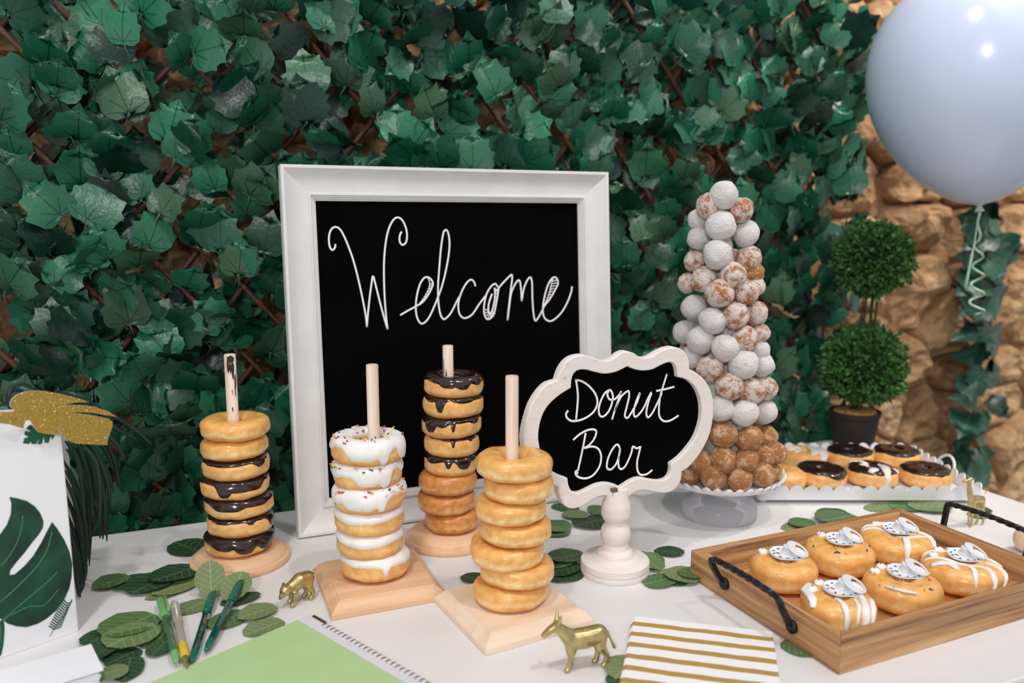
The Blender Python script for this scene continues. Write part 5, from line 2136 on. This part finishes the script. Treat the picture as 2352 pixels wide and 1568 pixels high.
def build_panel():
    ang = radians(26)
    t = thing('printed_panel', 'upright white panel printed with a dark green monstera leaf at the left edge', 'sign panel', PAN_P, (0, 0, ang))
    # local x along the panel (0 at the right edge, negative to the left), y away from the viewer
    mb = MB()
    mb.box(-0.30, 0, 0, 0.005, 0, 0.262)
    o = mb.build('panel', MT['white_card'], t, smooth=False)
    bevel(o, 0.0008, 1)
    inv = root_mat(t).inverted()
    R = Matrix.Rotation(pi / 2, 4, 'X')

    def L2(u, v, off=0.0):
        q = inv @ onplane(u, v, PAN_P + PAN_N * off, PAN_N)
        return (q.x, q.z)
    c7 = lambda cx, cy: L2(cx * 0.3062, 1000 + cy * 0.3062)
    up = [(70, 460), (130, 470), (200, 490), (260, 530), (300, 580), (325, 640), (320, 690), (290, 740), (240, 800), (180, 880), (120, 950), (75, 1010), (70, 1045), (110, 1040), (180, 980), (250, 900), (310, 800), (350, 720), (390, 648)]
    lo = [(430, 700), (480, 780), (520, 870), (540, 960), (535, 1060), (520, 1140), (480, 1230), (420, 1310), (350, 1370), (280, 1410), (200, 1435), (130, 1430), (60, 1410), (30, 1390), (0, 1370), (-90, 1330), (-180, 1200), (-220, 1050), (-190, 900), (-110, 800), (0, 740), (50, 670), (80, 590), (85, 510)]
    pr = filled('leaf_print', [[c7(*q) for q in up + lo]], 0.0004, MT['print_dark'], t, 0, Matrix.Translation((0, -0.0004, 0)) @ R)
    pr['label'] = 'dark green printed monstera leaf'
    # veins and stalk of the print
    mb = MB()

    def vein(P, w):
        pts = [Vector((x, -0.0008, z)) for x, z in [c7(*q) for q in P]]
        mb.tube(spline(pts, 5), w, 4, up=(0, 1, 0), flat=0.15)
    vein([(15, 1385), (90, 1340), (220, 1280), (330, 1270), (440, 1150), (480, 1060)][:5], .0005)
    vein([(15, 1385), (90, 1320), (220, 1210), (350, 1100), (430, 1020)], .0006)
    vein([(15, 1385), (0, 1250), (110, 1150), (260, 1000), (350, 860), (390, 720)][1:], .0007)
    vein([(0, 980), (70, 900), (130, 790), (160, 690), (170, 600)], .0006)
    mb.build('print_veins', MT['vein_print'], pr)
    mb = MB()
    vein([(5, 1385), (15, 1440), (8, 1560), (-10, 1650)], .0022)
    mb.build('print_stalk', MT['print_green'], pr)
    # small fern print
    mb = MB()
    c2 = lambda cx, cy: L2(cx * 0.139, 1350 + cy * 0.139)

    def line(P, w):
        mb.tube(spline([Vector((x, -0.0006, z)) for x, z in [c2(*q) for q in P]], 4), w, 4, up=(0, 1, 0), flat=0.15)
    line([(820, 800), (885, 685), (980, 540), (1080, 400), (1110, 240)], .00035)
    for k in range(13):
        a = k / 12
        x, y = 885 + 225 * a, 680 - 430 * a
        line([(x, y), (x - 35, y - 30), (x - 80, y - 60 - 20 * a)], .0006)
        line([(x, y), (x + 60, y - 15), (x + 130 * (1 - .45 * a), y - 45 - 20 * a)], .0006)
    mb.build('fern_print', MT['print_green'], t)
    # small monstera print under the gold leaf
    c5 = lambda cx, cy: L2(cx * 0.1658, 860 + cy * 0.1658)
    sm = [(315, 950), (335, 880), (395, 865), (335, 830), (345, 780), (430, 790), (360, 740), (420, 690), (470, 720), (560, 800), (760, 840), (720, 900), (700, 850), (670, 945), (620, 945), (600, 850), (580, 960), (520, 965), (545, 860), (500, 960), (440, 960), (420, 925), (405, 960)]
    filled('small_leaf_print', [[c5(*q) for q in sm]], 0.0004, MT['print_green'], t, 0, Matrix.Translation((0, -0.0004, 0)) @ R)
    # box behind the panel
    bx = thing('white_box', 'white box standing behind the printed panel under the palm leaves', 'box', (-0.30, 1.14, 0))
    mb = MB()
    mb.box(-0.42, -0.166, 1.064, 1.205, 0, 0.225)
    bevel(mb.build('body', MT['white_card'], bx, smooth=False, world=True), 0.001, 1)
    mb = MB()
    mb.box(-0.423, -0.163, 1.0615, 1.208, 0.2252, 0.252)
    bevel(mb.build('lid', MT['white_card'], bx, smooth=False, world=True), 0.001, 1)
    # gold glitter leaf
    gold = [(-420, 560), (-300, 520), (0, 510), (90, 515), (200, 505), (140, 440), (135, 390), (160, 340), (230, 280), (330, 240), (470, 225), (620, 230), (800, 260), (1000, 305), (1240, 380), (1040, 385), (900, 412), (780, 450), (900, 430), (960, 418), (1150, 425), (1330, 450), (1480, 500), (1620, 585), (1450, 557), (1300, 532), (1150, 518), (980, 520), (1150, 545), (1350, 575), (1500, 610), (1550, 650), (1555, 720), (1520, 800), (1495, 880), (1480, 975), (1280, 965), (1050, 955), (980, 930), (900, 890), (850, 820), (800, 730), (760, 700), (800, 770), (830, 830), (700, 825), (600, 815), (520, 790), (470, 740), (430, 660), (395, 620), (345, 640), (330, 690), (320, 745), (230, 720), (120, 685), (0, 670), (-300, 680)]
    off = 0.009
    c = lambda cx, cy: L2(cx * 0.1658, 860 + cy * 0.1658, off)
    P = [c(*q) for q in gold]
    loc = t.location + PAN_N * off
    g = thing('glitter_leaf', 'gold glitter cutout leaf with white edges fixed on the printed panel', 'leaf cutout', loc, (0, 0, ang))
    filled('leaf_card', [P], 0.0012, MT['white_card'], g, 0, R)
    filled('glitter_face', [P], 0.0006, MT['glitter'], g, 0.0, Matrix.Translation((0, -0.0011, 0)) @ R)


build_panel()


def build_palm():
    base = Vector((-0.14, 1.14, 0.0))
    t = thing('palm_leaf', 'dark green palm leaf with long narrow leaflets drooping beside the printed panel', 'palm leaf', (-0.142, 1.13, 0.2))
    strips = [
        [(150, 1012), (178, 1055), (190, 1130), (196, 1215)], [(145, 1056), (172, 1108), (190, 1180), (194, 1262)], [(148, 1096), (172, 1150), (188, 1222), (192, 1290)], [(150, 1135), (172, 1188), (187, 1252), (190, 1310)], [(152, 1176), (174, 1236), (190, 1330), (186, 1362)], [(158, 1215), (177, 1286), (183, 1368)], [(164, 1256), (175, 1318), (180, 1370)],
        [(160, 1000), (198, 1055), (208, 1150), (200, 1262), (184, 1362)], [(178, 1008), (220, 1060), (231, 1140), (226, 1215)], [(196, 1018), (232, 1080), (240, 1160), (246, 1243)], [(238, 1000), (262, 1056), (274, 1108), (282, 1132)],
        [(180, 932), (248, 950), (308, 985), (352, 1024)], [(192, 944), (258, 980), (320, 1012)], [(20, 912), (28, 890), (52, 882), (84, 896)], [(12, 925), (14, 905), (36, 896), (60, 902)], [(140, 990), (190, 1010), (240, 1070), (262, 1130)], [(205, 1130), (228, 1180), (230, 1236)], [(165, 1020), (205, 1100), (214, 1190), (205, 1250)], [(150, 1080), (185, 1150), (200, 1240), (198, 1300)], [(232, 1100), (242, 1170), (236, 1238)],
        [(152, 1030), (192, 1090), (206, 1200), (205, 1300)], [(160, 990), (215, 1030), (248, 1110), (252, 1180)], [(185, 1005), (214, 1070), (220, 1160), (212, 1230)], [(155, 1150), (182, 1215), (196, 1300), (192, 1345)], [(170, 1290), (180, 1330), (184, 1372)], [(200, 970), (260, 1010), (290, 1060)], [(215, 1000), (246, 1040), (262, 1085)],
    ]
    rnd = random.Random(3)
    for k, s in enumerate(strips):
        y = 1.105 + rnd.uniform(-.02, .05) + (0.05 if s[-1][0] > 240 else 0)
        P = spline([PY(u, v, y + 0.004 * i) for i, (u, v) in enumerate(s)], 6)
        N = len(P)
        mb = MB()
        mb.tube(P, [max(0.0003, 0.0030 * sin(pi * min(1, (i + 1.2) / (N + .6))) ** 0.6) for i in range(N)], 6, up=(0.2, -1, 0.1), flat=0.22)
        mb.build('leaflet', MT['palm'], t, world=True)
    mb = MB()
    mb.tube(spline([Vector((-0.26, 1.19, 0.262)), PY(60, 930, 1.16), PY(130, 960, 1.14), PY(175, 1010, 1.125), PY(205, 1100, 1.12), PY(214, 1200, 1.12)], 6), 0.0022, 8)
    mb.build('midrib', MT['palm'], t, world=True)


build_palm()


# ================================================================== GOLD ANIMAL FIGURES
def figure(name, label, pts, loc, ang, scale=1.0):
    """pts: name -> (parent, (x, y, z), radius); body grown as one skin"""
    idx = {k: i for i, k in enumerate(pts)}
    vs_ = [p[1] for p in pts.values()]
    ed = [(idx[p[0]], idx[k]) for k, p in pts.items() if p[0]]
    rd = [p[2] for p in pts.values()]
    o = skin(name, vs_, ed, rd, MT['gold'])
    zmin = min(v.co.z for v in o.data.vertices)
    for v in o.data.vertices:
        v.co.z -= zmin
    o.location = loc
    o.rotation_euler = (0, 0, ang)
    o.scale = (scale,) * 3
    return tag(o, label, 'figurine', 'gold animal figurines')


def build_animals():
    k = .001
    def legs(d, root_f, root_h, fx, hx, w, hip, top, f_r=3.4, r=2.3, spread=(0, 0, 0, 0)):
        for i, (s, nm) in enumerate(((1, 'l'), (-1, 'r'))):
            dx = spread[i]
            d['f1' + nm] = (root_f, (fx * k, s * w * k, top * .72 * k), f_r * 1.15 * k)
            d['f2' + nm] = ('f1' + nm, ((fx + dx * .5) * k, s * w * k, top * .36 * k), r * k)
            d['f3' + nm] = ('f2' + nm, ((fx + dx) * k, s * w * k, top * .07 * k), r * 1.0 * k)
            d['f4' + nm] = ('f3' + nm, ((fx + dx + 2) * k, s * w * k, top * .045 * k), r * 1.12 * k)
            dx = spread[2 + i]
            d['h1' + nm] = (root_h, ((hx + 1.5) * k, s * w * k, top * .74 * k), hip * k)
            d['h2' + nm] = ('h1' + nm, ((hx + dx - 3.2) * k, s * w * k, top * .40 * k), r * 1.05 * k)
            d['h3' + nm] = ('h2' + nm, ((hx + dx - 1.5) * k, s * w * k, top * .07 * k), r * 1.0 * k)
            d['h4' + nm] = ('h3' + nm, ((hx + dx + 0.8) * k, s * w * k, top * .045 * k), r * 1.12 * k)
    # donkey
    d = {}
    d['mid'] = (None, (0, 0, .0350), .0124)
    d['pelvis'] = ('mid', (-.018, 0, .0378), .0110)
    d['chest'] = ('mid', (.014, 0, .0352), .0114)
    d['neck'] = ('chest', (.0250, 0, .0458), (.0086, .0066))
    d['poll'] = ('neck', (.0330, 0, .0540), (.0062, .0048))
    d['face'] = ('poll', (.0410, 0, .0495), (.0050, .0040))
    d['nose'] = ('face', (.0475, 0, .0445), (.0038, .0034))
    for s in (1, -1):
        d['ear%d' % s] = ('poll', (.0312, s * .0046, .0600), .0027)
        d['eart%d' % s] = ('ear%d' % s, (.0298, s * .0068, .0685), .0014)
    legs(d, 'chest', 'pelvis', 16, -20, 5.2, 6.4, 33, 4.6, 3.1, spread=(3.5, -2.5, -3.5, 4))
    d['tail1'] = ('pelvis', (-.0285, 0, .0385), .0019)
    d['tail2'] = ('tail1', (-.0330, 0, .0290), .0014)
    d['tail3'] = ('tail2', (-.0375, 0, .0190), .0024)
    f = G(1340, 1533)
    figure('donkey_figurine', 'small gold donkey figure facing left beside the striped napkins', d, (f.x, f.y, 0), radians(172), 0.98)
    # bear cub
    d = {}
    d['mid'] = (None, (0, 0, .0300), .0116)
    d['pelvis'] = ('mid', (-.012, 0, .0300), .0110)
    d['chest'] = ('mid', (.011, 0, .0255), .0096)
    d['neck'] = ('chest', (.0180, 0, .0255), .0074)
    d['head'] = ('neck', (.0240, .001, .0240), .0078)
    d['snout'] = ('head', (.0300, .0015, .0180), .0042)
    d['nose'] = ('snout', (.0322, .0015, .0155), .0026)
    for s in (1, -1):
        d['ear%d' % s] = ('head', (.0215, s * .0072, .0305), .0024)
    legs(d, 'chest', 'pelvis', 12, -13, 6.4, 5.8, 26, 4.4, 3.2, spread=(3, -1, -1, 2))
    d['tail1'] = ('pelvis', (-.0225, 0, .0345), .0024)
    d['tail2'] = ('tail1', (-.0250, 0, .0385), .0018)
    f = G(690, 1382)
    figure('bear_figurine', 'small gold bear cub figure left of the white iced stack', d, (f.x, f.y, 0), radians(205), 0.92)
    # giraffe
    d = {}
    d['mid'] = (None, (0, 0, .0450), .0068)
    d['pelvis'] = ('mid', (-.011, 0, .0435), .0062)
    d['chest'] = ('mid', (.010, 0, .0450), .0066)
    d['neck1'] = ('chest', (.0165, 0, .0560), .0046)
    d['neck2'] = ('neck1', (.0205, 0, .0700), .0033)
    d['poll'] = ('neck2', (.0225, 0, .0805), .0034)
    d['face'] = ('poll', (.0285, 0, .0805), .0028)
    d['nose'] = ('face', (.0340, 0, .0790), .0021)
    for s in (1, -1):
        d['ear%d' % s] = ('poll', (.0205, s * .0050, .0830), .0016)
        d['eart%d' % s] = ('ear%d' % s, (.0195, s * .0078, .0850), .0008)
        d['horn%d' % s] = ('poll', (.0220, s * .0018, .0862), .0010)
    legs(d, 'chest', 'pelvis', 11, -11, 3.6, 4.0, 42, 2.6, 1.7, spread=(2, -2, -2, 2))
    d['tail1'] = ('pelvis', (-.0180, -.001, .0460), .0011)
    d['tail2'] = ('tail1', (-.0240, -.004, .0500), .0009)
    d['tail3'] = ('tail2', (-.0290, -.006, .0530), .0013)
    f = G(2238, 1206)
    figure('giraffe_figurine', 'small gold giraffe figure behind the right handle of the wooden tray', d, (f.x, f.y, 0), radians(180), 1.0)


build_animals()


# ================================================================== TOPIARY
def foliage_ball(name, c, R, seed, parent):
    rnd = random.Random(seed)
    mb = MB()
    n = 1500
    for i in range(n):
        z = 1 - 2 * (i + .5) / n
        a = i * 2.399963
        r = sqrt(1 - z * z)
        d = Vector((r * cos(a), r * sin(a), z))
        bump = 1 + 0.20 * noise.noise(d * 5.0 + Vector((seed, 0, 0)))
        p = c + d * R * bump * rnd.uniform(.80, 1.0)
        for q in range(3):
            t = (d + Vector((rnd.uniform(-1, 1), rnd.uniform(-1, 1), rnd.uniform(-1, 1))) * .75).normalized()
            s = t.orthogonal().normalized()
            s = (Matrix.Rotation(rnd.uniform(0, 6.28), 3, t) @ s)
            L, w = R * rnd.uniform(.12, .20), R * rnd.uniform(.032, .055)
            mb.add([p, p + t * L * .5 + s * w, p + t * L, p + t * L * .5 - s * w], [(0, 1, 2, 3)])
    o = mb.build(name, MT['topiary'], parent, smooth=False, world=True)
    o['kind'] = 'stuff'
    core = MB()
    core.lathe([(R * .8 * sin(pi * k / 12) + 1e-4, -R * .8 * cos(pi * k / 12)) for k in range(13)], 24, Matrix.Translation(c))
    core.build('foliage_core', MT['topiary_core'], parent, world=True)


def topiary_mat():
    M = Mat('boxwood_leaf', 0.55)
    v = M.coord('Object')
    f = M.noise(90, 3, v)
    M.color(M.ramp(f, [(0.3, srgb(30, 70, 30)), (0.55, srgb(66, 116, 50)), (0.75, srgb(122, 162, 76))]))
    return M.m


MT['topiary'] = topiary_mat()
MT['topiary_core'] = simple('boxwood_core', (16, 34, 18), 0.9, 0.2)


def build_topiary():
    base = G(1958, 1036)
    t = thing('topiary', 'potted topiary with two green leaf balls in a dark pot behind the white tray', 'plant', base)
    s = depth(base) / FPX
    zr = V(1958, 942, base).z
    rt, rb = 54 * s, 40 * s
    mb = MB()
    mb.lathe([(rb, 0), (rb * 1.02, 0.002), (rt * .97, zr - 0.012), (rt * 1.02, zr - 0.010), (rt * 1.04, zr), (rt * .95, zr), (rt * .93, zr - 0.006), (0.001, zr - 0.006)], 40)
    autosmooth(mb.build('pot', MT['pot'], t), 40)
    mb = MB()
    mb.lathe([(rt * .92, zr - 0.0055), (rt * .8, zr + 0.001), (rt * .4, zr + 0.003), (0.001, zr + 0.0035)], 30)
    mb.build('coir_soil', MT['moss'], t)
    c1, c2 = V(1984, 838, base), V(2006, 594, base)
    foliage_ball('foliage_ball', c1, 87 * s, 1, t)
    foliage_ball('foliage_ball', c2, 79 * s, 2, t)
    mid = Vector((base.x, base.y, zr))
    for (o1, o2, w) in ((-.006, -.008, .0035), (.004, .006, .004), (.010, .016, .003), (-.012, -.014, .0025)):
        mb = MB()
        mb.tube(spline([mid + HR * (o1 * .8), c1 + HR * o1, (c1 + c2) / 2 + HR * o2, c2 + HR * o1], 6), w * .8, 7)
        mb.build('stem', MT['stem'], t, world=True)


build_topiary()


# ================================================================== BALLOON
def build_balloon():
    D = 1.5
    d = ray(2247, 185)
    c = CAM + d * (D / d.dot(FWD))
    t = thing('balloon', 'large pale lavender balloon floating at the upper right', 'balloon', c, (0, radians(-5.5), -YAW))
    prof = [(0.004, -0.233), (0.012, -0.230), (0.040, -0.222), (0.078, -0.200), (0.118, -0.166), (0.158, -0.110), (0.184, -0.050), (0.194, 0.010), (0.188, 0.070), (0.165, 0.125), (0.125, 0.168), (0.075, 0.194), (0.03, 0.203), (0.001, 0.205)]
    P = [(q.x, q.y) for q in spline([(r, z, 0) for r, z in prof], 4)]
    mb = MB()
    mb.lathe([(max(r, .0008), z) for r, z in P], 56)
    mb.build('skin', MT['balloon'], t)
    mb = MB()
    mb.lathe([(0.0035, -0.232), (0.006, -0.238), (0.009, -0.243), (0.007, -0.244), (0.0015, -0.240)], 16)
    mb.build('knot', MT['balloon'], t)
    # curled ribbon hanging from the knot
    knot = root_mat(t) @ Vector((0, 0, -0.240))
    pts = [knot]
    for k in range(1, 90):
        s = k / 89
        z = knot.z - 0.205 * s
        r = 0.004 + 0.010 * s if s > .3 else 0.002 + 0.004 * s
        a = 2 * pi * 5.2 * s ** 1.2
        pts.append(Vector((knot.x, knot.y, z)) + HR * (r * cos(a) + 0.012 * s) + HF * (r * sin(a)))
    mb = MB()
    mb.tube(pts, 0.0026, 6, up=(0, 0, 1), flat=1.0)
    mb.build('curled_ribbon', MT['ribbon'], t, world=True)
    pts = [knot, knot + Vector((0, 0, -0.06)) - HR * 0.004, knot + Vector((0, 0, -0.15)) - HR * 0.014]
    mb = MB()
    mb.tube(spline(pts, 6), [0.0016] * 8 + [0.003] * 5, 6)
    mb.build('ribbon_tail', MT['ribbon'], t, world=True)


build_balloon()


# ================================================================== HANGING VINE AT THE RIGHT
def build_vine():
    yv = 1.595
    st = [(2282, 455), (2268, 540), (2255, 640), (2245, 720), (2258, 780), (2250, 860), (2238, 940), (2228, 1010), (2222, 1080), (2216, 1120)]
    P = [PY(u, v, yv) for u, v in st]
    t = thing('ivy_garland', 'strand of dark green ivy hanging on the stone wall below the balloon', 'garland', P[-1])
    mb = MB()
    mb.tube(spline(P, 5), 0.0035, 7)
    mb.build('stem', MT['vine_stem'], t, world=True)
    V_ = []
    rnd = random.Random(9)
    for k in range(4):
        v, f, uv = leaf_geom(VINE_HALF if k == 1 else IVY_HALF, .25, .3, .12, 70 + k)
        me = mesh('vine_leaf', v, f, True, uv)
        me.materials.append(MT['vine'])
        V_.append(me)
    lv = [(2270, 500, 2195, 510), (2268, 490, 2300, 470), (2262, 530, 2228, 560), (2275, 520, 2320, 560), (2280, 560, 2352, 600), (2270, 560, 2300, 610), (2262, 585, 2215, 592), (2270, 600, 2305, 640), (2255, 640, 2200, 672), (2262, 640, 2270, 690), (2250, 690, 2220, 715), (2262, 690, 2335, 685), (2252, 720, 2240, 760), (2255, 765, 2172, 762), (2270, 770, 2322, 800), (2262, 790, 2240, 830), (2270, 800, 2300, 850), (2250, 800, 2190, 835), (2260, 850, 2230, 900), (2268, 850, 2310, 860), (2268, 920, 2320, 950), (2240, 930, 2180, 880), (2238, 950, 2260, 1000), (2232, 950, 2205, 1000), (2235, 1010, 2195, 1040), (2238, 1000, 2285, 1040), (2222, 1060, 2150, 1070), (2228, 1065, 2300, 1110), (2215, 1085, 2180, 1120), (2250, 1030, 2260, 1075), (2240, 870, 2205, 910), (2245, 740, 2300, 750)]
    inv = root_mat(t).inverted()
    for k, (u0, v0, u1, v1) in enumerate(lv):
        a = PY(u0, v0, yv - rnd.uniform(0, .03))
        b = PY(u1, v1, yv - rnd.uniform(0.01, .07))
        d = b - a
        L = d.length * rnd.uniform(.95, 1.1)
        L = max(min(L, 0.105), 0.07)
        d.normalize()
        n = Vector((rnd.uniform(-.9, .5), -1, rnd.uniform(-.5, 1.1)))
        n = (n - d * n.dot(d)).normalized()
        s = d.cross(n)
        o = link('leaf', V_[k % 4], t)
        o.matrix_local = inv @ (Matrix.Translation(a) @ Matrix((s * L, d * L, n * L)).transposed().to_4x4())


build_vine()


# ================================================================== CREAM BALL AT THE RIGHT EDGE
def build_right_ball():
    p = G(2360, 1268)
    bm = bmesh.new()
    bmesh.ops.create_icosphere(bm, subdivisions=3, radius=0.021)
    for v in bm.verts:
        v.co *= 1 + 0.05 * noise.noise(v.co * 60)
        v.co.z *= 0.95
    me = bpy.data.meshes.new('plain_donut_hole')
    bm.to_mesh(me)
    bm.free()
    me.polygons.foreach_set('use_smooth', [True] * len(me.polygons))
    o = link('plain_donut_hole', me, None, simple('cream_dough', (232, 200, 170), 0.7, 0.08, 60, 0.2, 200))
    o.location = (p.x, p.y, 0.0195)
    tag(o, 'cream coloured ball cut off by the right edge of the picture', 'donut hole')


build_right_ball()
